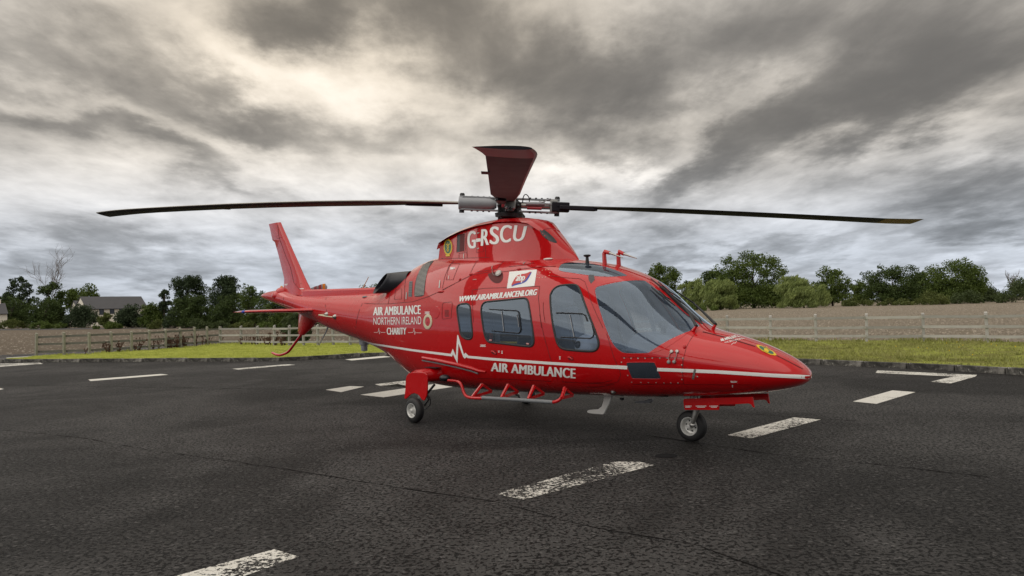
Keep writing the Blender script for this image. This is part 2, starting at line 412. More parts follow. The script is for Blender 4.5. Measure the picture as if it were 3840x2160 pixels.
def mesh_from_faces(name, faces, matname, off=0.0, flip=False, parent=None, normals=True):
    idx = {}; V = []; Fc = []
    for f in faces:
        q = []
        for v in f.verts:
            if v not in idx:
                n = smooth_normal(v.co); idx[v] = len(V); V.append((v.co+n*off, n))
            q.append(idx[v])
        Fc.append(q[::-1] if flip else q)
    me = bpy.data.meshes.new(name); me.from_pydata([p for p, n in V], [], Fc); me.materials.append(M[matname])
    me.polygons.foreach_set('use_smooth', [True]*len(me.polygons))
    if normals: me.normals_split_custom_set_from_vertices([(-n if flip else n) for p, n in V])
    o = bpy.data.objects.new(name, me); COL.objects.link(o)
    if parent: o.parent = parent
    return o
# window outlines as seen in the photograph (outer edge of the seal)
W_ = {}
W_['quarter'] = PX(7, (478,760),(486,712),(515,682),(560,668),(635,662),(672,672),(698,705),(712,780),(740,1150),(738,1215),(712,1250),(660,1258),(612,1245),(565,1215),(540,1175),(525,1110),(490,880))
W_['cabin'] = PX(7, (862,770),(872,705),(905,660),(950,637),(1540,577),(1590,582),(1625,615),(1645,680),(1728,1240),(1722,1320),(1695,1360),(1640,1374),(1010,1308),(965,1285),(935,1240),(905,1130),(866,860))
W_['door'] = PX(2, (1482,1070),(1500,1010),(1540,960),(1600,928),(1700,917),(1790,914),(1830,935),(1858,985))+PX(4, (2330,20),(2405,225),(2428,295),(2425,350),(2400,388),(2345,406),(2090,390),(2020,375),(1978,335),(1950,260),(1908,60))
W_['screen'] = PX(3, (82,550),(92,515),(125,490),(200,465),(320,445),(470,432),(600,427),(640,440),(720,500),(1215,905),(1222,930),(1190,950),(1130,968),(1070,1010),(1000,1062),(900,1132),(800,1187),(720,1210),(600,1222),(400,1222),(345,1190),(300,1150),(255,1080),(190,920),(130,740))
W_['roof'] = PX(2, (1588,738),(1600,700),(1640,668),(1700,655),(1800,655),(1990,665),(2200,715),(2440,812),(2400,826),(2200,834),(2050,828),(1900,808),(1750,785),(1640,770),(1600,755))
W_['chin'] = PX(5, (420,335),(425,318),(445,308),(715,306),(738,318),(800,470),(800,485),(785,494),(500,491),(480,480),(470,460))
WIN = {}
for k, P in W_.items():
    P = smooth_poly(P, 1 if k == 'chin' else 2)
    H_ = [hit(p) for p in P]; P3 = [h[0] for h in H_]; n = sum((h[1] for h in H_), Vector((0, 0, 0))).normalized()
    if k in ('screen', 'roof'):
        dd = -bray((sum(p[0] for p in P)/len(P), sum(p[1] for p in P)/len(P))).normalized(); dd = (dd+n).normalized()
    else: dd = Vector((0, -1, 0)) if k != 'door' else (n+Vector((0, -1, 0))).normalized()
    WIN[k] = (P3, dd)
GF = {}
for k, (P3, dd) in WIN.items():
    for mir in (False, True):
        fs = clip(bmb, P3, dd, mir)
        GF[(k, mir)] = fs; DONE.update(fs)
names = {'quarter': 'rear_window', 'cabin': 'cabin_window', 'door': 'cockpit_window', 'screen': 'windscreen', 'roof': 'roof_window', 'chin': 'chin_window'}
seal_r = {'quarter': .013, 'cabin': .013, 'door': .014, 'screen': .0035, 'roof': .003, 'chin': .004}
WINO = {}
for (k, mir), fs in GF.items():
    o = mesh_from_faces(names[k], fs, 'smoke' if k == 'chin' else 'glass', parent=heli); WINO[(k, mir)] = o
    P3 = [Vector((p.x, -p.y if mir else p.y, p.z)) for p in WIN[k][0]]
    mb = MB(); r = seal_r[k]; pts = [p-smooth_normal(p)*r*.1 for p in P3]; cc = sum(pts, Vector())/len(pts)
    pts = [p+(cc-p).normalized()*r*.8 for p in pts]
    mb.tube(pts+pts[:1], r, 8, cap=False)
    mb.build('window_seal', 'rubber' if k in ('quarter', 'cabin', 'door') else 'red', o, smooth=60)
allglass = set(f for fs in GF.values() for f in fs)
shell = [f for f in bmb.faces if f not in allglass]
fuselage = mesh_from_faces('fuselage', shell, 'red', parent=heli)
mesh_from_faces('cabin_lining', [f for f in shell if -1.75 < f.calc_center_median().x < 3.0], 'lining', off=-.03, flip=True, parent=heli, normals=False)
bmb.free()

# ---------------------------------------------------------------- surface print (vinyl and panel joints) laid on real surfaces
def decal(name, polys, matname, parent=None, off=.0035, grid=14, bvh=None, use_bmesh=None, th=0.0):
    """flat outlines in the picture, cut into a grid and laid on the surface they are seen on"""
    bm = use_bmesh or bmesh.new()
    if polys:
        for P in polys:
            try: bm.faces.new([bm.verts.new((p[0], p[1], 0)) for p in P])
            except ValueError: pass
    bm.normal_update()
    bmesh.ops.triangulate(bm, faces=bm.faces, ngon_method='EAR_CLIP')
    xs = [v.co.x for v in bm.verts]; ys = [v.co.y for v in bm.verts]
    for a, b, nrm in ((min(xs), max(xs), (1, 0, 0)), (min(ys), max(ys), (0, 1, 0))):
        n = int((b-a)/grid)
        for i in range(1, n+1):
            t = a+(b-a)*i/(n+1)
            bmesh.ops.bisect_plane(bm, geom=bm.verts[:]+bm.edges[:]+bm.faces[:], plane_co=Vector(nrm)*t, plane_no=nrm, dist=1e-4)
    bad = []; nm = {}
    for v in bm.verts:
        co, n = hit((v.co.x, v.co.y), bvh)
        if co is None: bad.append(v)
        else:
            if bvh is None: n = smooth_normal(co)
            v.co = co+n*off; nm[v] = n
    bmesh.ops.delete(bm, geom=bad, context='VERTS')
    bm.verts.index_update(); bm.normal_update()
    for f in bm.faces:
        if f.normal.dot(f.calc_center_median()-CB) > 0: f.normal_flip()
    me = bpy.data.meshes.new(name); bm.to_mesh(me)
    me.materials.append(M[matname]); me.polygons.foreach_set('use_smooth', [True]*len(me.polygons))
    if bvh is None: me.normals_split_custom_set_from_vertices([nm[v] for v in bm.verts])
    bm.free()
    o = bpy.data.objects.new(name, me); COL.objects.link(o); o.parent = parent or heli; return o
def strip(pts, w):
    """open polyline -> quads; w width px or list"""
    P = [Vector((p[0], p[1])) for p in pts]; ww = w if isinstance(w, (list, tuple)) else [w]*len(P); A = []; B = []
    for i, p in enumerate(P):
        d = (P[min(i+1, len(P)-1)]-P[max(i-1, 0)]).normalized(); n = Vector((-d.y, d.x))*ww[i]/2; A.append(p+n); B.append(p-n)
    return [[A[i], A[i+1], B[i+1], B[i]] for i in range(len(P)-1)]
def text_bm(s, quad, bold=.0, shear=0.0, space=1.0):
    """quad: top-left, top-right, bottom-right, bottom-left of the capital letters in the picture"""
    cu = bpy.data.curves.new('t', 'FONT'); cu.body = s; cu.offset = bold; cu.shear = shear; cu.space_character = space; cu.resolution_u = 6
    o = bpy.data.objects.new('t', cu); COL.objects.link(o); dg = bpy.context.evaluated_depsgraph_get(); dg.update()
    me = bpy.data.meshes.new_from_object(o.evaluated_get(dg)); bm = bmesh.new(); bm.from_mesh(me)
    bpy.data.objects.remove(o); bpy.data.curves.remove(cu); bpy.data.meshes.remove(me)
    x0 = min(v.co.x for v in bm.verts); x1 = max(v.co.x for v in bm.verts); y0 = min(v.co.y for v in bm.verts); y1 = max(v.co.y for v in bm.verts)
    tl, tr, br, bl = [Vector(q) for q in quad]
    for v in bm.verts:
        u = (v.co.x-x0)/(x1-x0); t = (v.co.y-y0)/(y1-y0)
        p = (bl.lerp(br, u)).lerp(tl.lerp(tr, u), t); v.co = (p.x, p.y, 0)
    return bm
def lettering(s, quad, matname='white', bold=.02, shear=0, space=1.0, bvh=None, grid=16, name='lettering', off=.0035, strike=0.0):
    if strike:
        for i, k in enumerate((-.5, .5, 0)):
            q = [(x+k*strike, y) for x, y in quad]
            o = lettering(s, q, matname, 0, shear, space, bvh, grid, name, off+.0006*i)
        return o
    return decal(name, None, matname, bvh=bvh, off=off, use_bmesh=text_bm(s, quad, bold, shear, space), grid=grid)

# white stripe with the heartbeat
st = PX(8, (2440, 893), (2510, 913), (2576, 933))+PX(4, (100, 330), (250, 354), (400, 378), (600, 404), (834, 433))
decal('white_stripe', strip(st, [1, 4, 6, 6.5, 7.5, 8, 8.6, 9.2]), 'white', grid=20)
decal('heartbeat_stripe', [PX(4, (833,419),(855,366),(888,440),(903,218),(912,218),(974,425),(990,408),(1022,438),(1012,464),(1000,456),(983,472),(966,452),(915,310),(905,524),(857,425),(846,449),(833,447))], 'white', grid=18)
st = PX(4, (1015, 452), (1250, 475), (1500, 494), (1900, 521), (2300, 545), (2560, 560))+PX(5, (345, 362), (437, 368))
decal('white_stripe', strip(st, [9, 9.5, 10, 10.4, 11, 12, 13, 13]), 'white', grid=22)
st = PX(5, (758, 387), (1050, 398), (1400, 413), (1700, 432), (2000, 451), (2200, 461), (2320, 467), (2388, 470))
decal('white_stripe', strip(st, [12.6, 12.4, 12.6, 13, 13.2, 13.6, 14, 13]), 'white', grid=20)
# lettering
lettering('AIR AMBULANCE', PX(4, (1272, 513), (2168, 578), (2168, 684), (1268, 606)), strike=4.2, space=1.06)
lettering('WWW.AIRAMBULANCENI.ORG', PX(2, (405, 1067), (1337, 980), (1330, 1052), (397, 1133)), strike=3.0, shear=.22, space=1.05)
lettering('AIR AMBULANCE', PX(1, (1618, 1200), (2180, 1172), (2182, 1282), (1612, 1298)), strike=2.6, space=1.04)
lettering('NORTHERN IRELAND', PX(1, (1615, 1325), (2190, 1308), (2190, 1405), (1612, 1410)), bold=0)
lettering('CHARITY', PX(4, (148, 140), (355, 138), (353, 212), (150, 215)), strike=2.2)
decal('heartbeat_line', strip(PX(4, (8, 190), (48, 190), (54, 180), (61, 143), (68, 208), (76, 178), (86, 190), (132, 190)), 1.3)+strip(PX(4, (375, 192), (424, 192), (431, 180), (438, 143), (448, 213), (456, 182), (466, 194), (522, 194)), 1.3), 'white', grid=30)
# small placards
for n, (x, y, w, h), rows in ((4, (1148, 322, 60, 26), 3), (1, (2232, 1252, 60, 34), 3), (7, (378, 98, 82, 32), 3), (5, (1543, 510, 72, 22), 2), (4, (1340, 388, 18, 22), 2), (4, (1376, 388, 14, 36), 3), (4, (1996, 446, 16, 38), 4), (1, (2540, 720, 40, 26), 3)):
    decal('placard_print', [PX(n, (x+w*.08*(i % 2), y+h*i/rows), (x+w*(1-.08*(i % 2)), y+h*i/rows), (x+w*(1-.08*(i % 2)), y+h*(i+.55)/rows), (x+w*.08*(i % 2), y+h*(i+.55)/rows)) for i in range(rows)], 'white', grid=60)
decal('towing_mark', [PX(5, (1560, 553), (1569, 553), (1571, 578), (1563, 578))], 'white')
# sponsor panel
decal('sponsor_panel', [PX(2, (1000, 771), (1333, 744), (1302, 942), (970, 972))], 'white', off=.003, grid=14)
decal('sponsor_crescent', [smooth_poly(PX(2, (1022, 955), (1062, 938), (1150, 915), (1195, 897), (1225, 865), (1262, 800), (1272, 765), (1240, 800), (1205, 862), (1175, 890), (1120, 903), (1045, 915)), 1)], 'blue', off=.0045, grid=14)  # blue crescent printed along the right and lower edge of the logo
decal('sponsor_emblem', [smooth_poly(PX(2, (1018, 948), (1050, 880), (1085, 825), (1130, 803), (1200, 795), (1268, 765), (1245, 800), (1212, 850), (1180, 884), (1130, 903), (1070, 915)), 1)], 'logored', off=.006, grid=14)
lettering('abp', PX(2, (1092, 800), (1194, 800), (1184, 902), (1078, 915)), strike=2.4, shear=.25, off=.0075)
# panel joints
JO = [(2, [(0, 1080), (200, 990), (400, 880), (540, 812), (640, 790), (745, 775)]), (2, [(745, 775), (940, 770), (1120, 742), (1330, 715)]), (2, [(1330, 715), (1560, 705)]), (2, [(190, 970), (220, 830), (270, 700), (330, 640)]),
      (2, [(235, 868), (320, 868), (360, 760), (400, 670), (300, 670), (265, 730), (235, 868)]), (2, [(520, 812), (560, 720), (600, 650), (640, 622)]), (2, [(610, 770), (850, 742), (890, 690), (930, 640)]), (2, [(995, 710), (1180, 690), (1300, 660)]),
      (2, [(550, 1010), (552, 990), (700, 970), (1000, 960), (1365, 945)]), (2, [(1365, 945), (1350, 1090), (1362, 1200), (1385, 1449)]), (2, [(552, 1010), (550, 1110), (565, 1380)]), (2, [(1408, 1140), (1410, 1250), (1430, 1380)]),
      (4, [(1785, 0), (1830, 220), (1910, 500), (1960, 610), (1975, 705)]), (4, [(1975, 530), (2010, 640), (2035, 720), (2300, 733), (2480, 725), (2560, 705)]),
      (2, [(1500, 820), (1700, 845), (1850, 855), (1910, 890), (1950, 1000), (1985, 1130), (2050, 1280), (2130, 1449)]), (5, [(215, 0), (290, 250), (355, 400)]), (5, [(355, 400), (365, 450), (335, 520), (230, 545), (0, 530)]),
      (3, [(1180, 985), (1120, 1060), (1070, 1150), (1045, 1250), (1030, 1380)]), (5, [(1030, 260), (1028, 400), (1040, 540), (1048, 548)]), (5, [(1048, 548), (1300, 550), (1770, 552), (1785, 620), (1765, 660)]), (5, [(370, 255), (1030, 262)]), (5, [(500, 545), (1035, 541)]),
      (5, [(500, 560), (490, 680)]), (1, [(1500, 1150), (1640, 1158), (1790, 1158), (2090, 1132), (2300, 1060)]), (1, [(1985, 1130), (1990, 950), (2000, 860), (2035, 790)]), (1, [(1790, 1155), (1810, 1050), (1825, 1020)]),
      (1, [(1865, 1105), (1880, 985), (1955, 975), (1950, 1100), (1865, 1105)]), (1, [(1480, 1150), (1440, 1240), (1410, 1350), (1400, 1449)]), (1, [(1040, 1080), (1030, 1180), (1050, 1260)]), (1, [(530, 1080), (520, 1150), (530, 1190)]),
      (7, [(250, 700), (270, 660), (400, 648), (410, 680), (390, 905), (265, 925), (248, 900), (250, 700)]), (3, [(1245, 985), (1500, 1047), (1810, 1143)]), (3, [(2040, 1240), (2200, 1322), (2320, 1385)]), (4, [(1120, 685), (1400, 690), (1910, 715)]),
      (5, [(0, 575), (120, 575), (300, 545)]), (7, [(0, 575), (190, 490), (350, 405), (680, 240)])]
decal('panel_joints', [q for n, P in JO for q in strip(PX(n, *P), 1.5)], 'line', off=.0026, grid=22)
decal('nose_ridge_seam', strip(PX(3, (1245, 985), (1500, 1047), (1810, 1143)), 4)+strip(PX(3, (2040, 1240), (2200, 1322), (2320, 1385)), 3), 'line', off=.0012, grid=16)
# cowl screens
decal('engine_screen', [smooth_poly(PX(1, (2105,1062),(2108,960),(2128,850),(2178,740),(2238,672),(2290,645),(2350,632),(2308,680),(2270,745),(2248,830),(2235,950),(2225,1052),(2190,1070),(2120,1072)), 1)], 'dark', grid=10)
decal('screen_slat', [q for i in range(26) for q in strip(PX(1, (2112+i*i*.15, 1058-i*15), (2228+i*i*.12, 1046-i*15)), 1.6)], 'steel', off=.007, grid=30)
decal('vent_screen', [PX(1, (2033, 1070), (2045, 888), (2086, 884), (2076, 1072))], 'grey', grid=12)
decal('vent_slat', [q for i in range(9) for q in strip(PX(1, (2037+i*1.2, 1060-i*20), (2080+i*.8, 1060-i*20)), 1.8)], 'dark', off=.006, grid=30)
decal('louvre_slot', [q for i in range(8) for q in strip(PX(7, (292, 783+i*14), (358, 780+i*14)), 1.2)], 'line', grid=40)
for n, a, b, w in ((1, (2008, 1102), (2014, 1020), 4), (1, (2407, 965), (2417, 878), 4), (2, (155, 965), (162, 875), 4), (2, (268, 858), (272, 818), 2.5), (2, (785, 735), (795, 700), 2.2), (2, (560, 868), (606, 862), 2), (2, (1165, 680), (1190, 655), 3), (5, (1140, 490), (1165, 385), 8)):
    decal('latch', strip(PX(n, a, b), w), 'steel', off=.006)
# screws and rivets as small domes
def dots(n, pts, r, matname, name):
    mb = MB()
    for p in pts:
        co, nn = hit(PX(n, p))
        if co is not None: mb.lathe(co-nn*.001, nn, [(0, r), (r*.35, r*.8), (r*.5, 0)], 8)
    mb.build(name, matname, heli, smooth=60)
dots(5, [(403,268),(476,270),(551,270),(626,270),(704,268),(785,268),(864,267),(947,267),(1031,267),(373,313),(407,383),(441,454),(484,527),(583,530),(663,530),(745,531),(830,534),(904,534),(981,536),(1022,497),(1018,420),(1020,340),(1188,468)], .0085, 'steel', 'panel_screws')
dots(2, [(1340,800),(1367,785),(1395,752),(1437,746),(1467,744),(1490,780),(1480,815),(1435,832),(1395,838),(1358,842),(1333,836)], .007, 'cream', 'panel_screws')
def along(n, P, step):
    P = [Vector(PX(n, p)) for p in P]; out = []
    for a, b in zip(P, P[1:]):
        k = max(1, int((b-a).length/step)); out += [a.lerp(b, i/k) for i in range(k)]
    return out
mbr = MB()
for n, P in ((3, [(50, 560), (120, 760), (190, 960), (280, 1160), (390, 1245), (520, 1250), (700, 1240), (850, 1195), (1000, 1095), (1110, 1015)]), (3, [(40, 520), (120, 455), (300, 418), (480, 400), (640, 400)]), (3, [(640, 410), (800, 545), (1000, 700), (1240, 900)]),
             (1, [(1470, 1160), (1425, 1250), (1405, 1400)]), (1, [(1060, 1090), (1048, 1200)]), (1, [(820, 1052), (1640, 1046)])):
    for p in along(n, P, 9):
        co, nn = hit(p)
        if co is not None: mbr.lathe(co-nn*.001, nn, [(0, .004), (.0018, 0)], 6)
tag(mbr.build('rivets', 'line', heli), kind='stuff')

# emblem: green oval with a yellow wreath and winged staff
def emblem(c, rx, ry, bvh, ux=(1, 0), uy=(0, 1), name='round_emblem'):
    c = Vector(c); ux = Vector(ux); uy = Vector(uy)
    P = lambda u, v: tuple(c+ux*u*rx+uy*v*ry)
    ring = [P((1.0+.07*(i % 2))*math.cos(2*math.pi*i/32), (1.0+.05*(i % 2))*math.sin(2*math.pi*i/32)) for i in range(32)]
    decal(name, [ring], 'yellow', bvh=bvh, off=.003, grid=12)
    decal(name, [[P(.76*math.cos(2*math.pi*i/28), .82*math.sin(2*math.pi*i/28)) for i in range(28)]], 'green', bvh=bvh, off=.0045, grid=12)
    W = [[P(-.05, -.62), P(.05, -.62), P(.04, .62), P(-.04, .62)], [P(-.5, -.5), P(-.08, -.30), P(-.08, -.18), P(-.42, -.30)], [P(.5, -.5), P(.42, -.30), P(.08, -.18), P(.08, -.30)]]
    for s_ in (-1, 1):
        q = [Vector(P(s_*.22*math.sin(k*.62), -.25+k*.08)) for k in range(11)]
        W += strip(q, rx*.12)
    W += [[P(-.55, .98), P(.55, .98), P(.45, 1.18), P(-.45, 1.18)], [P(-.12, -1.02), P(0, -1.32), P(.12, -1.02)]]
    decal(name, W, 'yellow', bvh=bvh, off=.006, grid=20)
emblem(PX(5, (1928, 182)), 40, 9, None, (.90, .43), (-.10, 1.0))
lettering('AIR AMBULANCE', PX(3, (1430, 1065), (1595, 1022), (1650, 1040), (1445, 1092)), strike=1, grid=10)
lettering('NORTHERN', PX(3, (1470, 1098), (1655, 1050), (1700, 1062), (1500, 1108)), bold=0, grid=10)
decal('heartbeat_line', strip(PX(3, (1552, 1125), (1580, 1105), (1590, 1112), (1610, 1092)), 1.5), 'white', grid=30)
# port hole on the tail and round covers
c0, n0 = hit(PX(4, (585, 75)))
MB().lathe(c0-n0*.002, n0, [(0, .105), (.008, .105), (.010, .10), (.010, .066), (.004, .064), (.0, .06)], 28).build('fuel_port_ring', 'cream', heli, smooth=40)
MB().lathe(c0-n0*.001, n0, [(0, .062), (.004, .06), (.006, .02), (.012, .016), (.012, 0)], 20).build('fuel_cap', 'red', heli, smooth=40)
c0, n0 = hit(PX(1, (2367, 1262)))
MB().lathe(c0-n0*.002, n0, [(0, .085), (.006, .08), (.007, 0)], 24).build('round_cover', 'red', heli, smooth=40)

# ------------------------------------------------------------------ rotor fairing on the cabin roof
def dog_ring(x, zb, zt, hb, ht, m=14):
    r = []
    for s_ in (1, -1):
        h = []
        for i in range(m+1):
            t = i/m   # base -> roof centre
            if t < .72: k = t/.72; z = zb+(zt-.05-zb)*k; y = hb+(ht-hb)*(k**.75)
            else: k = (t-.72)/.28*math.pi/2; z = zt-.05+.05*math.sin(k); y = ht*(math.cos(k)*.25+.75*(1-(t-.72)/.28)) if t < 1 else 0
            h.append(Vector((x, s_*y, z)))
        r += h if s_ > 0 else h[::-1][1:]
    return r
DS = [(-1.24,2.15,2.53,.34,.27),(-1.0,2.15,2.61,.38,.28),(-.75,2.15,2.665,.41,.285),(-.4,2.15,2.71,.43,.29),(0,2.12,2.725,.44,.285),(.35,2.10,2.70,.425,.26),(.55,2.07,2.655,.40,.235),(.68,2.05,2.56,.375,.215),(.8,2.03,2.45,.34,.19),(.92,2.0,2.34,.29,.16),(1.03,1.98,2.235,.22,.115),(1.12,1.97,2.15,.13,.06),(1.17,1.97,2.09,.04,.02)]
DA = np.array(DS); xq = np.linspace(-1.24, 1.17, 60)
DK = [pchip(DA[:, 0], DA[:, k], xq) for k in range(1, 5)]
mb = MB(); rings = [dog_ring(x, *[k[i] for k in DK]) for i, x in enumerate(xq)]
mb.loft(rings)
dog = mb.build('rotor_fairing', 'red', heli, smooth=38)
bmd = bmesh.new(); bmd.from_mesh(dog.data); DB = BVHTree.FromBMesh(bmd); bmd.free()
mb = MB()       # overhanging roof plate
rr = []
for i, x in enumerate(np.linspace(-1.36, .72, 26)):
    zt = float(np.interp(x, DA[:, 0], DA[:, 2])) if x > -1.24 else 2.53-(-1.24-x)*.55
    w = float(np.interp(x, [-1.36, -1.2, -.6, .3, .6, .72], [.24, .335, .335, .315, .27, .2]))
    rr.append([Vector((x, w, zt-.055)), Vector((x, w*.8, zt-.012)), Vector((x, w*.4, zt+.008)), Vector((x, 0, zt+.012)), Vector((x, -w*.4, zt+.008)), Vector((x, -w*.8, zt-.012)), Vector((x, -w, zt-.055)), Vector((x, -w*.8, zt-.035)), Vector((x, 0, zt-.02)), Vector((x, w*.8, zt-.035))])
mb.loft(rr).build('fairing_roof', 'red', heli, smooth=40)
for ch, q in (('G', ((500, 282), (590, 275), (588, 488), (500, 493))), ('-', ((606, 372), (648, 367), (647, 405), (605, 411))), ('R', ((668, 259), (752, 252), (748, 444), (662, 458))), ('S', ((772, 224), (872, 224), (870, 438), (768, 440))),
              ('C', ((898, 207), (1027, 207), (1010, 415), (890, 422))), ('U', ((1068, 210), (1208, 222), (1162, 402), (1042, 404)))):
    lettering(ch, PX(2, *q), bold=0, strike=4.5, bvh=DB, grid=20)
emblem(PX(2, (259, 472)), 15.5, 29.5, DB)
decal('fairing_opening', [PX(2, (372, 322), (467, 308), (460, 518), (364, 534))], 'black', bvh=DB, off=.002)
decal('opening_frame', strip(PX(2, (366, 318), (470, 303), (463, 523), (358, 540), (366, 318)), 2.2), 'red', bvh=DB, off=.006)
decal('opening_wall', [PX(2, (405, 318), (467, 308), (460, 518), (400, 526))], 'line', bvh=DB, off=.004)
decal('front_intake', [smooth_poly(PX(2, (1358, 258), (1385, 250), (1440, 275), (1510, 335), (1560, 390), (1578, 424), (1530, 420), (1450, 380), (1390, 330)), 1)], 'black', bvh=DB, off=.003, grid=8)
decal('panel_joints', [q for P in ([(712, 190), (712, 500), (715, 600)], [(712, 190), (900, 160)], [(487, 265), (482, 400), (490, 600)], [(605, 540), (690, 525), (692, 238), (615, 250), (605, 540)], [(390, 610), (392, 552), (490, 535), (488, 600)], [(110, 608), (400, 606), (760, 598)])
      for q in strip(PX(2, *P), 1.4)], 'line', bvh=DB, off=.0026, grid=22)
decal('latch', strip(PX(2, (612, 305), (640, 298)), 3)+strip(PX(2, (612, 492), (636, 485)), 3)+strip(PX(2, (448, 610), (450, 552)), 2.4), 'steel', bvh=DB, off=.005)
MB().ell(hit(PX(2, (1465, 618)))[0], (.075, .045, .016)).build('roof_antenna', 'antenna', heli, smooth=60)
MB().lathe((-.72, .05, 2.70), (0, 0, 1), [(0, .03), (.02, .03), (.025, .04), (.045, .04), (.05, .02)], 12).build('roof_beacon', 'steel', heli, smooth=40)
# fuel filler scoop and cap on the cabin shoulder
c0, n0 = hit(PX(2, (835, 880)))
mb = MB(); c1, n1 = hit(PX(2, (875, 795)))
mb.lathe(c1, n1, [(-.01, .045), (.018, .045), (.022, .038), (.03, .038), (.032, 0)], 20).build('filler_cap', 'steel', heli, smooth=40)
decal('filler_recess', [smooth_poly(PX(2, (740, 785), (920, 770), (925, 850), (890, 905), (830, 912), (780, 880), (745, 830)), 1)], 'line', off=.0015, grid=10)
mb = MB(); mb.tube([hit(PX(2, p))[0]+hit(PX(2, p))[1]*.015 for p in ((800, 745), (798, 780), (815, 815), (860, 825), (875, 805))], .004, 6).build('filler_chain', 'steel', heli, smooth=60)
# lugs, steps and mushroom antenna
for n, p, r in ((2, (172, 1010), (.07, .02, .02)), (2, (535, 800), (.035, .02, .02)), (2, (402, 862), (.02, .015, .02)), (2, (1115, 740), (.035, .02, .02)), (2, (1350, 712), (.05, .02, .015)), (1, (1508, 1075), (.07, .03, .02))):
    MB().ell(hit(PX(n, p))[0], r).build('lug', 'red' if n == 2 else 'grey', heli, smooth=60)
c1, n1 = hit(PX(2, (1940, 668)))
MB().lathe(c1, (0, 0, 1), [(-.01, .025), (.02, .022), (.075, .018), (.085, .042), (.10, .045), (.105, .03)], 18).build('mushroom_antenna', 'dark', heli, smooth=40)
for bx, py_ in ((PX(3, (195, 268)), [(188, 130), (170, 112), (248, 140), (385, 190)]), (PX(3, (345, 272)), [(340, 130), (325, 115), (400, 150), (538, 197)])):
    c1, n1 = hit(bx)
    top = side(PX(3, (py_[0][0]-2, py_[0][1])), c1.y); e1 = side(PX(3, py_[2]), c1.y); e2 = side(PX(3, py_[3]), c1.y)
    pt = empty('pitot_tube', c1); pt.parent = heli
    mb = MB(); mb.tube([Vector(), (top-c1)*.9, top-c1+Vector((.012, 0, .004)), e1-c1], [.028, .024, .026, .022], 10, flat=(1, 0, 0)).build('pitot_mast', 'red', pt, smooth=50)
    mb = MB(); mb.tube([e1-c1, e1-c1+(e2-e1)*.12, e2-c1], [.019, .014, .005], 10).build('pitot_probe', 'steel', pt, smooth=50)
    MB().lathe(Vector((0, 0, -.012)), n1, [(0, .055), (.012, .052), (.016, .03)], 16).build('pitot_base', 'red', pt, smooth=40)

# ------------------------------------------------------------------ tail
mb = MB(); rr = []       # drive shaft cover along the boom
for x, zt, w in ((-6.35, 1.93, .05), (-5.9, 1.965, .08), (-5.55, 1.975, .095), (-4.5, 1.95, .10), (-3.4, 1.925, .105), (-2.6, 1.925, .11), (-2.1, 1.95, .12)):
    rr.append([Vector((x, -w*1.25, 1.74)), Vector((x, -w*1.05, 1.84)), Vector((x, -w, zt-.03)), Vector((x, -w*.7, zt)), Vector((x, w*.7, zt)), Vector((x, w, zt-.03)), Vector((x, w*1.05, 1.84)), Vector((x, w*1.25, 1.74))])
mb.loft(rr).build('shaft_cover', 'red', heli, smooth=35)
def foil(LE, TE, th, n=14):
    LE, TE = Vector(LE), Vector(TE); d = TE-LE; c = d.length; nn = Vector((0, 1, 0)) if abs(d.normalized().y) < .5 else Vector((0, 0, 1)); r = []
    xs = [.5*(1-math.cos(math.pi*i/n)) for i in range(n+1)]
    f = lambda x: 5*th*(.2969*math.sqrt(x)-.126*x-.3516*x*x+.2843*x**3-.1036*x**4)
    for x in xs: r.append(LE+d*x+nn*f(x)*c)
    for x in xs[1:-1][::-1]: r.append(LE+d*x-nn*f(x)*c)
    return r
rows = [((880, 1050), (524, 1050), .17), ((850, 990), (526, 990), .16), ((785, 850), (533, 850), .15), ((720, 700), (500, 710), .15), ((654, 550), (462, 560), .14), ((593, 410), (420, 412), .14), ((588, 397), (396, 392), .13), ((584, 388), (390, 385), .13), ((520, 243), (362, 250), .13), ((490, 172), (347, 195), .13)]
mb = MB(); mb.loft([foil(side(PX(1, a)), side(PX(1, b)), t) for a, b, t in rows]).build('tail_fin', 'red', heli, smooth=40)
for a, b in (((395, 388), (500, 355)), ((680, 915), (812, 908)), ((555, 600), (650, 915)), ((455, 200), (478, 390), (560, 600))) if False else (((395, 388), (500, 358)), ((680, 915), (815, 908))):
    pass
bmf = bmesh.new(); bmf.from_mesh([o for o in heli.children if o.name.startswith('tail_fin')][0].data); FB = BVHTree.FromBMesh(bmf); bmf.free()
decal('panel_joints', [q for P in ([(395, 386), (500, 356)], [(680, 915), (812, 908)], [(455, 205), (470, 350), (560, 600), (610, 720), (650, 900), (720, 985)]) for q in strip(PX(1, *P), 1.3)], 'line', bvh=FB, off=.0026, grid=22)
decal('placard_print', [PX(1, (540, 918), (578, 916), (577, 922), (540, 924)), PX(1, (540, 928), (570, 926), (569, 932), (540, 934)), PX(1, (722, 972), (772, 970), (771, 978), (722, 980))], 'white', bvh=FB)
mb = MB(); mb.ell((-6.68, 0, 1.97), (.16, .13, .10)); mb.ell((-6.75, -.02, 1.9), (.22, .15, .12)); mb.build('gearbox_fairing', 'red', heli, smooth=60)
MB().ell(side(PX(1, (503, 958)), 0), (.03, .03, .03)).build('tail_light', 'amber', heli, smooth=60)
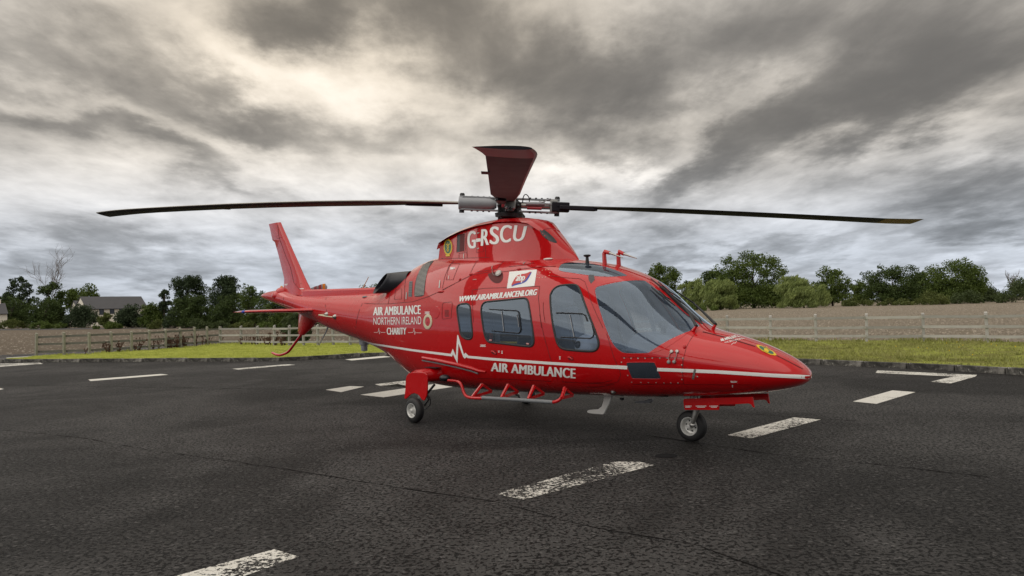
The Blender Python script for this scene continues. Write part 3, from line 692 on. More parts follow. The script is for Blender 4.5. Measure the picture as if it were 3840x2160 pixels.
for sg in (-1, 1):       # tailplane
    r = []
    for y, xl, xt, z, th in ((.16, -4.93, -5.72, 1.575, .11), (1.36, -5.16, -5.72, 1.575, .10), (1.43, -5.19, -5.71, 1.575, .08), (1.47, -5.26, -5.66, 1.575, .03)):
        LE, TE = Vector((xl, sg*y, z)), Vector((xt, sg*y, z)); n = 14; q = []
        f = lambda x: 5*th*(.2969*math.sqrt(x)-.126*x-.3516*x*x+.2843*x**3-.1036*x**4)
        xs = [.5*(1-math.cos(math.pi*i/n)) for i in range(n+1)]
        for x in xs: q.append(LE.lerp(TE, x)+Vector((0, 0, f(x)*(xl-xt))))
        for x in xs[1:-1][::-1]: q.append(LE.lerp(TE, x)-Vector((0, 0, f(x)*(xl-xt))))
        r.append(q)
    tp = MB().loft(r).build('tailplane', 'red', heli, smooth=40)
    MB().ell((-5.28, sg*1.44, 1.575), (.05, .035, .026)).build('position_light', 'blue' if sg < 0 else 'amber', tp, smooth=60)
mb = MB(); r = []
for (a, b, t) in (((1675, 560), (1935, 640), .30), ((1672, 600), (1895, 655), .30), ((1668, 720), (1832, 730), .28), ((1664, 800), (1752, 812), .30), ((1680, 822), (1738, 830), .22)):
    r.append(foil(side(PX(8, b)), side(PX(8, a)), t))
mb.loft(r).build('ventral_fin', 'red', heli, smooth=50)
sk = smooth_poly([tuple(side(PX(8, p))) for p in ((1705, 820), (1655, 890), (1590, 980), (1555, 1025), (1510, 1052), (1430, 1074), (1350, 1038))], 2, closed=False)
MB().tube(sk, [.026]*(len(sk)-3)+[.024, .02, .014], 12).build('tail_skid', 'red', heli, smooth=60)
# tail rotor on the far side
trh = Vector((-6.55, .38, 1.90)); tr = empty('tail_rotor', trh); tr.parent = heli
MB().lathe((0, -.28, 0), (0, 1, 0), [(0, .05), (.2, .045), (.22, .08), (.32, .08), (.34, .03)], 16).build('tail_rotor_hub', 'dark', tr, smooth=40)
for sg in (1, -1):
    a = rad(7.5); d = Vector((math.cos(a), 0, math.sin(a)))*sg; u = Vector((-math.sin(a), 0, math.cos(a)))*sg; r = []
    for t, c in ((.10, .05), (.22, .10), (.30, .16), (.86, .16), (.94, .13), (.975, .05)):
        p = d*t; q = []
        for k in range(12):
            th = 2*math.pi*k/12; q.append(p+u*math.cos(th)*c/2*1.1+Vector((0, 1, 0))*math.sin(th)*.012)
        r.append(q)
    mb = MB(); mb.loft(r[:3]); mb.cur = 0
    b_ = MB(); b_.loft(r).build('tail_rotor_blade', 'grip', tr, smooth=50)
    for t0, t1, mt in ((.50, .60, 'bladered'), (.68, .78, 'bladered'), (.84, .93, 'amber')):
        q2 = []
        for t in (t0, t1):
            c = float(np.interp(t, [.3, .86, .94, .975], [.16, .16, .13, .05])); q2.append([d*t+u*math.cos(2*math.pi*k/12)*c/2*1.14+Vector((0, 1, 0))*math.sin(2*math.pi*k/12)*.0135 for k in range(12)])
        MB().loft(q2).build('blade_band', mt, tr, smooth=50)
# towel rail aerial, whip aerials, belly light
a1, n1 = hit(PX(8, (2015, 577))); a2, n2 = hit(PX(8, (2115, 605)))
for a_, n_ in ((a1, n1), (a2, n2)): MB().lathe(a_-n_*.005, n_, [(0, .045), (.02, .04), (.05, .02), (.055, 0)], 14).build('aerial_insulator', 'steel', heli, smooth=40)
tipp = side(PX(8, (1918, 583)), a1.y-.14)
MB().tube([a1+n1*.05, (a1+n1*.05).lerp(tipp, .5), tipp, side(PX(8, (2010, 600)), a1.y-.12), a2+n2*.05], .011, 8).build('towel_rail_aerial', 'cream', heli, smooth=60)
MB().tube([side(PX(8, (2030, 725))), side(PX(8, (2000, 800))), side(PX(8, (1955, 880))), side(PX(8, (1922, 950)))], [.018, .012, .009, .006], 8).build('whip_aerial', 'grip', heli, smooth=60)
MB().lathe(side(PX(8, (2465, 905))), (0, 0, -1), [(-.05, .09), (.05, .085), (.06, .06), (.16, .055), (.17, 0)], 18).build('belly_light', 'grip', heli, smooth=40)
MB().tube([Vector((-3.75, 0, 1.9)), side(PX(1, (1553, 832)))], [.010, .006], 8).build('whip_aerial', 'cream', heli, smooth=60)

# ------------------------------------------------------------------ exhausts
for sg in (-1, 1):
    R_ = []; Ri = []; n = 28
    # bent outboard: the last ring faces sideways, the first is inside the cowl
    for cx, cy, cz, ph, ru, rv_, sl in ((-2.46, -.50, 1.952, 74, .152, .135, .19), (-2.40, -.47, 1.952, 66, .155, .135, .17), (-2.28, -.42, 1.955, 45, .158, .135, .11), (-2.10, -.37, 1.96, 22, .158, .135, .05), (-1.85, -.34, 1.97, 0, .15, .12, 0)):
        B_ = Vector((math.sin(rad(ph)), -math.cos(rad(ph)), 0)); q = []; qi = []; c_ = Vector((cx, cy, cz))
        for k in range(n):
            a = 2*math.pi*k/n; up = math.cos(a); la = math.sin(a); o = Vector((sl*up, 0, ru*up))+B_*la*rv_
            p, pi_ = c_+o, c_+o*.93
            q.append(Vector((p.x, p.y*-sg, p.z))); qi.append(Vector((pi_.x, pi_.y*-sg, pi_.z)))
        R_.append(q); Ri.append(qi)
    V = [p for r in Ri[::-1] for p in r]+[p for r in R_ for p in r]
    Fc = [(i*n+k, i*n+(k+1) % n, (i+1)*n+(k+1) % n, (i+1)*n+k) for i in range(2*len(R_)-1) for k in range(n)]
    MB().add(V, Fc).build('exhaust_pipe', 'black', heli, smooth=50)

# ------------------------------------------------------------------ main rotor
HUB = Vector((.0, 0, 2.93)); HUB = side(PX(6, (1050, 1000)), 0)
rotor = empty('main_rotor', HUB); rotor.parent = heli
TILT = rad(5.2); TM = Matrix.Rotation(TILT, 3, 'Y')     # shaft leans forward
mb = MB(); prof = [(-.34, .16)]
for i in range(9): prof += [(-.33+i*.025, .125-i*.004), (-.317+i*.025, .108-i*.004)]
mb.lathe((0, 0, 0), TM @ Vector((0, 0, 1)), prof+[(-.10, .09)], 28).build('mast_boot', 'dark', rotor, smooth=40)
MB().lathe((0, 0, 0), TM @ Vector((0, 0, 1)), [(-.19, .11), (-.17, .19), (-.12, .20), (-.10, .13), (-.06, .12)], 28).build('swashplate', 'dark', rotor, smooth=35)
MB().lathe((0, 0, 0), TM @ Vector((0, 0, 1)), [(-.10, .14), (-.03, .17), (.03, .17), (.06, .12), (.12, .10), (.13, 0)], 24).build('hub_body', 'dark', rotor, smooth=35)
def rot_frame(az):
    d = TM @ Vector((math.cos(az), math.sin(az), 0)); up = TM @ Vector((0, 0, 1)); lat = up.cross(d); return d, lat, up
tips = [(373, 797), (3458, 846)]
AZ = [(-YAW+rad(181.6), 'left'), (-YAW+rad(0), 'right'), (-YAW+rad(-90+1.2), 'near'), (-YAW+rad(90), 'far')]
for az, wh in AZ:
    d, lat, up = rot_frame(az)
    P = lambda r, l=0, h=0: d*r+lat*l+up*h
    hs = empty('rotor_hub_arm', (0, 0, 0)); hs.parent = rotor
    # clevis plates, bolts, damper and grip
    bo = MB()
    Ph = lambda r, l=0, h=0: d*(r*.80)+lat*l*.9+up*h*.9
    for h in (-.095, .095):
        MB().plate([Ph(.10, -.07, h), Ph(.42, -.055, h), Ph(.80, -.075, h), Ph(.86, -.05, h), Ph(.86, .05, h), Ph(.80, .075, h), Ph(.42, .055, h), Ph(.10, .07, h)], .022, up).build('clevis_plate', 'grip', hs, bevel=.004)
        for r_ in (.35, .45, .55, .65): bo.lathe(Ph(r_, -.045, h*1.12), up, [(-.012, .014), (.012, .014)], 8)
        bo.lathe(Ph(.82, 0, h*1.2), up, [(-.03, .035), (.02, .035), (.035, .025)], 10)
    bo.build('bolts', 'dark', hs, smooth=40)
    if wh in ('left',):
        MB().lathe(Ph(.22), d, [(0, .05), (.04, .075), (.10, .090), (.46, .098), (.51, .098), (.525, .085)], 28).build('grip_casing', 'grip', hs, smooth=40)
    else:
        mb = MB(); mb.tube([Ph(.15, 0, .0), Ph(.72, 0, .0)], .045, 14)
        mb.box(Ph(.76, 0, 0), (.10, .14, .17), Matrix((d, lat, up)).transposed()); mb.build('grip_body', 'steel', hs, smooth=40, bevel=.006)
        mb = MB(); mb.tube([Ph(.28, -.10, .02), Ph(.60, -.09, .03)], .028, 12); mb.tube([Ph(.60, -.09, .03), Ph(.78, -.07, .02)], .012, 8); mb.build('lag_damper', 'grip', hs, smooth=40)
        MB().tube([Ph(.30, -.10, -.045), Ph(.55, -.10, -.045)], .022, 10).build('damper_reservoir', 'bladered', hs, smooth=50)
        MB().tube(smooth_poly([Ph(.22, -.09, .03), Ph(.23, -.10, .13), Ph(.27, -.10, .17), Ph(.33, -.10, .12), Ph(.34, -.09, .04)], 1, False), .007, 6).build('hydraulic_hose', 'black', hs, smooth=60)
        MB().tube(smooth_poly([Ph(.50, -.10, .06), Ph(.58, -.12, .05), Ph(.66, -.11, .10), Ph(.70, -.08, .11)], 1, False), .006, 6).build('hydraulic_hose', 'grip', hs, smooth=60)
    # pitch link
    d2, l2, u2 = rot_frame(az+rad(38))
    mb = MB(); mb.tube([d2*.17-up*.30, d2*.175-up*.22, d2*.18-up*.10, d2*.19-up*.02], [.012, .018, .018, .010], 10)
    mb.ell(d2*.17-up*.30, (.022, .022, .022), nu=10, nv=6); mb.ell(d2*.19-up*.02, (.024, .024, .024), nu=10, nv=6); mb.build('pitch_link', 'dark', hs, smooth=60)
    # blade
    droop = {'left': .02, 'right': .0, 'near': .0, 'far': .0}[wh]
    target = {'left': (373, 797), 'right': (3458, 846)}.get(wh)
    R1 = {'left': 5.62, 'right': 5.53}.get(wh, 5.5)
    tipz = {'left': 2.955, 'right': 2.53, 'near': 2.46, 'far': 2.92}[wh]-HUB.z
    base = P(R1).z; dz = tipz-base
    sec = []; rs = [.62, .74, .90, 1.1, 1.3, 1.6, 2.0, 2.6, 3.2, 3.8, 4.4, 4.8, 5.05, 5.2, 5.32, 5.42, 5.5]
    for r_ in [r0_ if r0_ < 1 else 1+(r0_-1)*(R1-1)/4.5 for r0_ in rs]:
        k = np.interp(r_, [.6, .95, 1.6, 5.2], [.50, .72, 1, 1]); le = .095*k+ .0; te = -.245*k
        if r_ > 5.05:
            e = (r_-5.05)/.45; le -= .05*e**2.5; te -= .075*e**1.3
        th = float(np.interp(r_, [.8, 1.1, 2.0, 5.5], [.20, .17, .115, .07]))
        pit = rad(float(np.interp(r_, [.8, 5.5], [3.0, 0.6]))+{'left': 5.5, 'right': -7.5, 'near': 0, 'far': 0}[wh]*min(1, max(0, (r_-.9)/1.2))); c = le-te; n = 10; q = []
        fl = dz*((r_-.5)/(R1-.5))**1.7 if r_ > .5 else 0
        ax = lat if True else lat
        # counter-clockwise rotor: leading edge on the +lat side
        cd = (ax*math.cos(pit)+up*math.sin(pit)); nn = (up*math.cos(pit)-ax*math.sin(pit))
        f = lambda x: 5*th*(.2969*math.sqrt(x)-.126*x-.3516*x*x+.2843*x**3-.1036*x**4)
        xs = [0, .02, .06, .12, .2, .32, .46, .62, .8, 1.0]
        o_ = P(r_)+Vector((0, 0, fl))
        for x in xs: q.append(o_+cd*(le-c*x)+nn*f(x)*c*1.1)
        for x in xs[1:-1][::-1]: q.append(o_+cd*(le-c*x)-nn*f(x)*c*.8)
        sec.append(q)
    mb = MB(); n = len(sec[0]); V = [p for r in sec for p in r]; Fc = []; MI = []
    for i in range(len(sec)-1):
        for k in range(n):
            Fc.append((i*n+k, i*n+(k+1) % n, (i+1)*n+(k+1) % n, (i+1)*n+k))
            edge = k in (0, 1, n-1, n-2)
            up_ = k < 9
            t_ = rs[i]
            m_ = 1 if edge else 0
            if t_ >= 5.05 and not edge: m_ = 3 if wh == 'right' else (2 if wh == 'near' else 0)
            if t_ < 1.6 and k in (0, 1, 2, 3, 4, n-1): m_ = 1
            MI.append(m_)
    Fc += [tuple(range(n))[::-1], tuple((len(sec)-1)*n+k for k in range(n))]; MI += [0, 0]
    mb.add(V, Fc); mb.mi = MI
    bl = mb.build('rotor_blade', ['blade', 'erosion', 'bladered', 'bladeyellow'], rotor, smooth=35)
    o_ = P(4.0)+Vector((0, 0, dz*(3.5/5)**1.7))
    MB().box(o_-lat*.262-up*.018, (.16, .07, .004), Matrix((d, lat, up)).transposed()).build('trim_tab', 'blade', bl)
    f0, f1 = (.93, 1.46) if wh == 'left' else (.68, 1.20)
    MB().plate([P(f0, -.17, -.02), P(f1-.06, -.19, -.025), P(f1, -.16, -.025), P(f1-.04, -.06, -.025), P(f0, -.05, -.02)], .055, up).build('blade_root_fillet', 'blade', bl, bevel=.01)
    if wh == 'right':
        MB().box(P(.70, -.04, -.01), (.24, .17, .13), Matrix((d, lat, up)).transposed()).build('blade_root_fitting', 'blade', bl, bevel=.012)

# ------------------------------------------------------------------ undercarriage
def wheel(name, c, r, w, parent, ax=(0, -1, 0)):
    """c: centre, ax: outward axis"""
    wh = empty(name, c); wh.parent = parent; ax = Vector(ax)
    h = w/2
    MB().lathe(-ax*h, ax, [(0, r*.60), (.0, r*.72), (h*.10, r*.86), (h*.35, r*.965), (h*.6, r), (h*.72, r), (h*.74, r*.985), (h*.78, r*.985), (h*.8, r), (h*1.2, r), (h*1.22, r*.985), (h*1.26, r*.985), (h*1.28, r), (h*1.4, r), (h*1.65, r*.965), (h*1.9, r*.86), (w, r*.72), (w, r*.60)], 48, caps=False).build('tyre', 'tyre', wh, smooth=35)
    MB().lathe(-ax*h, ax, [(.0, 0), (.0, r*.60), (h*.2, r*.60), (h*.5, r*.54), (w*.75, r*.54), (w*.98, r*.60), (w*1.01, r*.60), (w*1.01, r*.565), (w*.9, r*.50), (w*.62, r*.47), (w*.58, r*.38), (w*.70, r*.22), (w*.74, r*.20), (w*1.02, r*.17), (w*1.12, r*.13), (w*1.13, 0)], 40).build('rim', 'rim', wh, smooth=35)
    b = MB()
    for k in range(6):
        a = 2*math.pi*k/6; u = ax.orthogonal().normalized(); v = ax.cross(u); p = (u*math.cos(a)+v*math.sin(a))*r*.33
        b.lathe(p+ax*(w*.10), ax, [(0, r*.055), (w*.06, r*.055), (w*.075, 0)], 8)
    b.build('wheel_nuts', 'dark', wh, smooth=40)
    return wh
for sg in (-1, 1):
    yw = 1.03 if sg < 0 else 1.17; gx = -.935 if sg < 0 else -.96
    gr = empty('main_landing_gear', (gx, sg*yw, 0)); gr.parent = heli
    A = lambda x, y, z: Vector((x-gx, (y if sg < 0 else -y)-sg*yw, z))   # y given on the starboard side
    wheel('main_wheel', Vector((0, 0, .165)), .165, .115, gr, (0, sg, 0))
    def Q(p, y): q = side(PX(4, p), y); return A(q.x, q.y, q.z)
    yd = -1.00
    out = [(337, 895), (348, 800), (352, 700), (362, 655), (385, 628), (430, 617), (520, 618), (562, 625), (580, 645), (584, 690), (584, 800), (575, 870), (556, 915), (542, 922), (522, 908), (500, 872), (470, 850), (440, 843), (405, 855), (375, 885), (352, 906)]
    pts = [Q(p, yd) for p in out]
    mb = MB(); mb.plate(pts, .02, (0, 1, 0))
    mb.build('leg_door', 'red', gr, bevel=.006)
    # rolled top of the door and fairing arm running inboard
    c = Q((470, 690), yd); z0 = c.z
    rr = []
    for t, y, hx_, hz_, dx, dz_ in ((0, yd+.0, .125, .075, 0, -.01), (.1, yd+.05, .135, .085, 0, 0), (.3, -.86, .13, .09, .03, .0), (.6, -.72, .14, .10, .06, .01), (1, -.52, .17, .12, .10, .02)):
        q = []
        for k in range(20):
            a = 2*math.pi*k/20; cx, cz = math.cos(a), math.sin(a); e = (abs(cx)**3+abs(cz)**3)**(-1/3)
            q.append(A(gx+dx+hx_*cx*e, y, z0+.035+dz_+hz_*cz*e))
        rr.append(q)
    MB().loft(rr).build('gear_fairing', 'red', gr, smooth=45)
    MB().box(A(gx+.10, -.70, z0+.142), (.26, .26, .006)).build('anti_slip_pad', 'dark', gr)
    q = Q((768, 678), -.82); MB().ell(q, (.085, .07, .045)).build('landing_light', 'black', gr, smooth=60)
    mb = MB(); mb.tube([A(gx, -.93, z0), A(gx, -.93, .26)], .035, 14); mb.tube([A(gx, -.93, .30), A(gx, -.93, .165), A(gx, -1.0, .165)], .026, 12); mb.build('shock_strut', 'steel', gr, smooth=45)
    mb = MB(); mb.tube([A(gx+.03, -.92, .30), A(gx+.16, -.80, .50)], .016, 8); mb.tube([A(gx+.05, -.90, .22), A(gx+.12, -.88, .30), A(gx+.06, -.90, .40)], .014, 8); mb.build('torque_link', 'dark', gr, smooth=45)
    MB().tube(smooth_poly([A(gx+.03, -.90, .36), A(gx+.10, -.87, .36), A(gx+.14, -.86, .30), A(gx+.13, -.86, .22), A(gx+.05, -.90, .16)], 2, False), .006, 6).build('brake_hose', 'black', gr, smooth=60)
    # step rail
    yr = -.96
    rail = [tuple(Q(p, y)) for p, y in (((806, 706), -.86), ((870, 710), -.90), ((925, 722), yr), ((950, 765), yr), ((968, 830), yr), ((988, 868), yr), ((1020, 888), yr), ((1080, 896), yr), ((1172, 897), yr))]
    MB().tube(smooth_poly(rail, 2, False), .019, 10).build('step_rail', 'red', gr, smooth=60)
    MB().tube([Q((1172, 892), yr), Q((1550, 914), yr), Q((1930, 939), yr)], .0225, 12).build('step_grip', 'grey', gr, smooth=60)
    zt = Q((2055, 790), -.72)
    MB().tube(smooth_poly([tuple(Q(p, y)) for p, y in (((1930, 939), yr), ((1975, 930), yr), ((2015, 900), yr+.03), ((2035, 850), yr+.08), ((2052, 785), -.80))], 2, False), .019, 10).build('step_rail', 'red', gr, smooth=60)
    for (b0, t0, t1) in (((1062, 885), (1168, 748), (1272, 822)), ((1375, 892), (1445, 752), (1555, 828)), ((1662, 908), (1722, 765), (1835, 848)), ((2020, 895), (2052, 785), (2145, 865))):
        a = Q(b0, yr); b = Q(t0, -.80); c_ = Q(t1, -.66); mid = (b+c_)/2
        mb = MB(); mb.plate([a+Vector((.02, 0, 0)), a-Vector((.02, 0, 0)), b-Vector((.012, 0, 0)), b+Vector((.03, 0, 0))], .012, (0, 1, .2))
        mb.beam(a, b, .022, .034); mb.beam(a.lerp(c_, .12), c_, .010, .034, (0, 0, 1)); mb.beam(b, c_, .010, .03)
        mb.build('step_bracket', 'red', gr)
# sliding door rails
mb = MB()
def onb(n, p, off=.01):
    p = PX(n, p); c0_ = (2280, 1150)
    for k_ in range(40):        # just outside the silhouette: step towards the body
        co, nn = hit((p[0]+(c0_[0]-p[0])*k_*.004, p[1]+(c0_[1]-p[1])*k_*.004))
        if co is not None: break
    return co+nn*off
P = [(532, 462), (700, 492), (900, 535), (1050, 572), (1130, 600), (1208, 612)]
MB().tube([onb(4, p, .006) for p in P], [.022, .026, .026, .024, .018, .012], 8).build('door_rail', 'red', heli, smooth=50)
MB().tube([onb(4, (x, y+26), .014) for x, y in P[:-1]], .009, 6).build('door_rail_groove', 'grey', heli, smooth=50)
for n, p, rx in ((4, (1288, 405), 1), (4, (2110, 468), 1)):
    decal('door_handle_recess', [smooth_poly(PX(n, (p[0]-30, p[1]-20), (p[0]+20, p[1]-24), (p[0]+42, p[1]+10), (p[0]+30, p[1]+26), (p[0]-15, p[1]+14)), 1)], 'line', off=.002, grid=10)
    MB().tube([onb(n, (p[0]-16, p[1]-12), .006), onb(n, (p[0]+8, p[1]-10), .012), onb(n, (p[0]+30, p[1]+14), .006)], .010, 8).build('door_handle', 'red', heli, smooth=50)

# nose gear
NW = Vector((2.67, .03, .165)); ng = empty('nose_landing_gear', (NW.x, NW.y, 0)); ng.parent = heli
wheel('nose_wheel', Vector((0, 0, .165)), .168, .135, ng, (.06, -1, 0))
N = lambda n, p, y: side(PX(n, p), y)-Vector((NW.x, NW.y, 0))
mb = MB(); a = N(5, (1185, 800), -.10); b = N(5, (1133, 985), -.10)
mb.tube([a+Vector((0, .02, .1)), a, b], [.042, .038, .018], 12, flat=(0, 1, 0)); mb.lathe(b+Vector((0, .02, 0)), (0, -1, 0), [(0, .03), (.03, .028), (.04, .015)], 14)
mb.build('fork_leg', 'steel', ng, smooth=45)
MB().tube([Vector((.05, 0, .62)), Vector((.03, 0, .36))], .045, 14).build('nose_strut', 'steel', ng, smooth=45)
dn = [(1048, 702), (1041, 716), (1044, 760), (1056, 821), (1422, 822), (1424, 764), (1580, 762), (1740, 752), (1768, 762), (1786, 792), (1803, 797), (1794, 740), (1785, 681), (1400, 690)]
for sg in (-1, 1):
    pts = [N(5, p, -.17) for p in dn]
    if sg > 0: pts = [Vector((p.x, -(p.y+NW.y)-NW.y, p.z)) for p in pts]
    d_ = MB().plate(pts, .018, (0, 1, 0)).build('nose_gear_door', 'red', ng, bevel=.003)
    if sg < 0:
        b_ = bmesh.new(); b_.from_mesh(d_.data); bmesh.ops.translate(b_, verts=b_.verts, vec=(NW.x, NW.y, 0)); DBV = BVHTree.FromBMesh(b_); b_.free()
for x0, x1 in ((1060, 1128), (1172, 1285), (1318, 1412)):
    decal('placard_print', [PX(5, (x0, 777), (x1, 777), (x1, 783), (x0, 783)), PX(5, (x0+(0 if x0 < 1100 else 16), 789), (x1-12, 789), (x1-12, 795), (x0+(0 if x0 < 1100 else 16), 795))], 'white', bvh=DBV, grid=60)
# belly aerials
def aerial(n, out, y, m, th=.03, name='blade_aerial'):
    MB().plate([side(PX(n, p), y) for p in out], th, (0, 1, 0)).build(name, m, heli, bevel=.008)
aerial(4, smooth_poly([(2472, 872), (2487, 890), (2447, 1014), (2330, 1018), (2302, 1030), (2302, 1046), (2325, 1058), (2470, 1070), (2484, 1062), (2562, 895), (2570, 872)], 1), -.12, 'antenna')
aerial(5, smooth_poly([(520, 738), (535, 727), (655, 716), (672, 700), (718, 700), (700, 735), (680, 752), (540, 748)], 1), .35, 'grip')
aerial(5, [(355, 690), (365, 715), (392, 722), (398, 690)], -.2, 'dark')
decal('belly_patch', [PX(5, (650, 690), (720, 672), (1040, 664), (1046, 690))], 'black', grid=20)
for a, b in (((912, 197), (882, 308)), ((972, 197), (940, 305))):
    for p, r in ((a, .019), (b, .019)):
        co, nn = hit(PX(5, p)); MB().lathe(co-nn*.003, nn, [(0, r*1.15), (.006, r*1.1), (.012, r*.85), (.022, r*.8), (.024, 0)], 16).build('static_plug', 'steel', heli, smooth=40)
    m = ((a[0]+b[0])/2+(-14 if a[0] < 950 else 12), (a[1]+b[1])/2)
    MB().tube(smooth_poly([onb(5, a, .02), onb(5, m, .015), onb(5, (b[0]+8, b[1]-10), .02)], 2, False), .0035, 6).build('plug_lanyard', 'steel', heli, smooth=60)
for p in ((1050, 1150),): MB().ell(hit(PX(3, p))[0], (.02, .015, .03)).build('vent_scoop', 'red', heli, smooth=60)
co, nn = hit(PX(5, (285, 628))); MB().lathe(co-nn*.01, nn, [(0, .035), (.01, .03), (.03, .018), (.032, 0)], 12).build('drain_valve', 'steel', heli, smooth=40)

# wipers
for bl, arm, st_ in (([(685, 520), (760, 585), (940, 722)], [(832, 590), (990, 735), (1080, 835), (1168, 905)], ((1142, 975), (1178, 925))), ([(680, 432), (800, 530), (1043, 710)], [(932, 588), (1100, 705), (1260, 815), (1380, 895)], ((1352, 962), (1384, 905)))):
    base = onb(3, st_[0], 0); tipd = onb(3, arm[2], .035)
    wv = empty('wiper', base); wv.parent = heli
    S0 = lambda p, o: onb(3, p, o)-base
    MB().tube([S0(p, .022) for p in bl], [.006, .011, .006], 6).build('wiper_blade', 'rubber', wv, smooth=60)
    MB().tube([S0(p, .042) for p in (bl[0][0]+60, bl[0][1]+55) and [(bl[0][0]+70, bl[0][1]+50), (bl[1][0]+70, bl[1][1]+55), (bl[2][0]-60, bl[2][1]-52)]], .007, 6).build('wiper_carrier', 'dark', wv, smooth=60)
    q = [S0(arm[0], .05), S0(arm[1], .055), S0(arm[2], .055)]
    e = side(PX(3, st_[1]), base.y+.0)-base
    MB().tube(q+[e], [.007, .010, .014, .017], 8).build('wiper_arm', 'rubber', wv, smooth=60)
    MB().tube([Vector(), e*.9], [.022, .014], 8).build('wiper_pivot', 'red', wv, smooth=60)

# sliding vents in the windows
def vent(win, lines, verts):
    o = WINO[(win, False)]
    for n, P in lines: MB().tube([onb(n, p, .008) for p in P], .0075, 6).build('vent_frame', 'dark', o, smooth=60)
    for n, P in verts: MB().tube([onb(n, p, .008) for p in P], .005, 6).build('vent_edge', 'grip', o, smooth=60)
vent('cabin', [(7, [(1005, 768), (1200, 778), (1440, 792), (1475, 815), (1492, 900), (1512, 1080), (1500, 1130), (1470, 1150), (1250, 1132), (1050, 1112)])], [(7, [(1205, 800), (1222, 960), (1240, 1118)]), (7, [(1450, 860), (1470, 960), (1478, 1050)])])
vent('door', [(2, [(1568, 1268), (1750, 1272), (1890, 1280), (1922, 1300), (1945, 1370)]), (4, [(2345, 80), (2372, 190), (2360, 240), (2335, 256), (2170, 248), (2015, 240)])], [(4, [(2112, 5), (2135, 120), (2158, 238)])])
decal('window_placard', [PX(7, (1003, 1245), (1047, 1248), (1047, 1272), (1003, 1268)), PX(7, (1595, 1303), (1640, 1306), (1640, 1331), (1595, 1328))], 'logored', off=.006)
decal('window_placard_print', [PX(7, (1006, 1250+i*9), (1044, 1252+i*9), (1044, 1256+i*9), (1006, 1254+i*9)) for i in range(2)]+[PX(7, (1598, 1308+i*9), (1637, 1310+i*9), (1637, 1314+i*9), (1598, 1312+i*9)) for i in range(2)], 'white', off=.008)

# ------------------------------------------------------------------ interior
MB().box((.35, 0, .66), (3.5, 1.20, .04)).build('cabin_floor', 'lining', heli)
MB().box((-1.45, 0, 1.22), (.04, 1.0, 1.2)).build('rear_bulkhead', 'lining', heli)
def seat(x, y, face=1, head=True):
    s_ = empty('seat', (x, y, .62)); s_.parent = heli; R = Matrix.Rotation(-face*rad(12), 3, 'Y')
    MB().box((0, 0, .20), (.46, .44, .14)).build('seat_cushion', 'seat', s_, bevel=.04)
    MB().box((-face*.24, 0, .55), (.12, .44, .68), R, taper=.9).build('backrest', 'seat', s_, bevel=.04)
    MB().box((-face*.33, 0, .98), (.09, .26, .18), R).build('headrest', 'seat', s_, bevel=.03)
    MB().box((0, 0, .08), (.36, .34, .16)).build('seat_base', 'grey', s_)
    for dy in (-.12, .12): MB().tube([(-face*.20, dy, .86), (-face*.14, dy, .55), (-face*.02, dy*.7, .29)], .018, 4).build('harness_strap', 'black', s_)
for y in (-.36, .36): seat(1.55, y)
for y in (-.50, 0, .50): seat(-.95, y)
for y in (-.42,): seat(.75, y, -1)
mb = MB(); rr = []
for x, zt, w in ((2.22, 1.16, .50), (2.30, 1.20, .50), (2.55, 1.18, .47), (2.86, 1.10, .38)):
    rr.append([Vector((x, -w, .95)), Vector((x, -w, zt-.08)), Vector((x, -w*.8, zt)), Vector((x, w*.8, zt)), Vector((x, w, zt-.08)), Vector((x, w, .95))])
mb.loft(rr).build('instrument_panel', 'grey', heli, smooth=30, bevel=.01)
for y in (-.33, -.11, .11, .33): MB().box((2.21, y, 1.05), (.02, .16, .14)).build('instrument_screen', 'black', heli)
MB().box((1.95, 0, .80), (.55, .24, .35)).build('centre_console', 'grey', heli, bevel=.02)
MB().lathe((2.55, -.28, 1.19), (0, 0, 1), [(0, .03), (.05, .03), (.07, .05), (.13, .05), (.14, 0)], 14).build('compass', 'dark', heli, smooth=40)
for y in (-.36, .36): MB().tube([(1.95, y, .62), (1.9, y, .85), (1.82, y, .98), (1.80, y, 1.06)], [.014, .014, .016, .022], 8).build('control_stick', 'black', heli, smooth=50)
MB().beam((2.35, 0, 1.70), (2.95, 0, 1.19), .05, .03).build('screen_post', 'dark', heli)
for y in (-.60, .60): MB().beam((1.95, y, .75), (1.75, y*.83, 1.86), .05, .05).build('door_post', 'grey', heli)
def inside(o, **k): o.matrix_world = BM; return tag(o, **k)
q = side(PX(4, (2335, 345)), -.52)
hl = empty('flight_helmet', BM @ q, YAW, label='white flight helmet with dark visor seen low in the cockpit door window', cat='helmet')
MB().ell((0, -.05, 0), (.17, .13, .15), nu=24, nv=16).build('helmet_shell', 'helmet', hl, smooth=60)
MB().ell((-.05, -.155, .03), (.05, .045, .045)).build('visor', 'black', hl, smooth=60)
q = side(PX(4, (1400, 260)), -.42)
bg_ = empty('medical_bag', BM @ q, YAW, label='black medical bag with yellow reflective bands behind the cabin window', cat='bag')
MB().box((.12, 0, -.10), (.55, .25, .30)).build('bag_body', 'black', bg_, bevel=.03)
MB().box((.22, -.128, -.035), (.30, .006, .022)).build('reflective_band', 'yellow', bg_)
MB().box((-.10, -.128, -.02), (.055, .006, .2)).build('bag_strap', 'logored', bg_)
MB().box((.02, -.130, .0), (.09, .006, .2)).build('bag_label', 'grip', bg_)

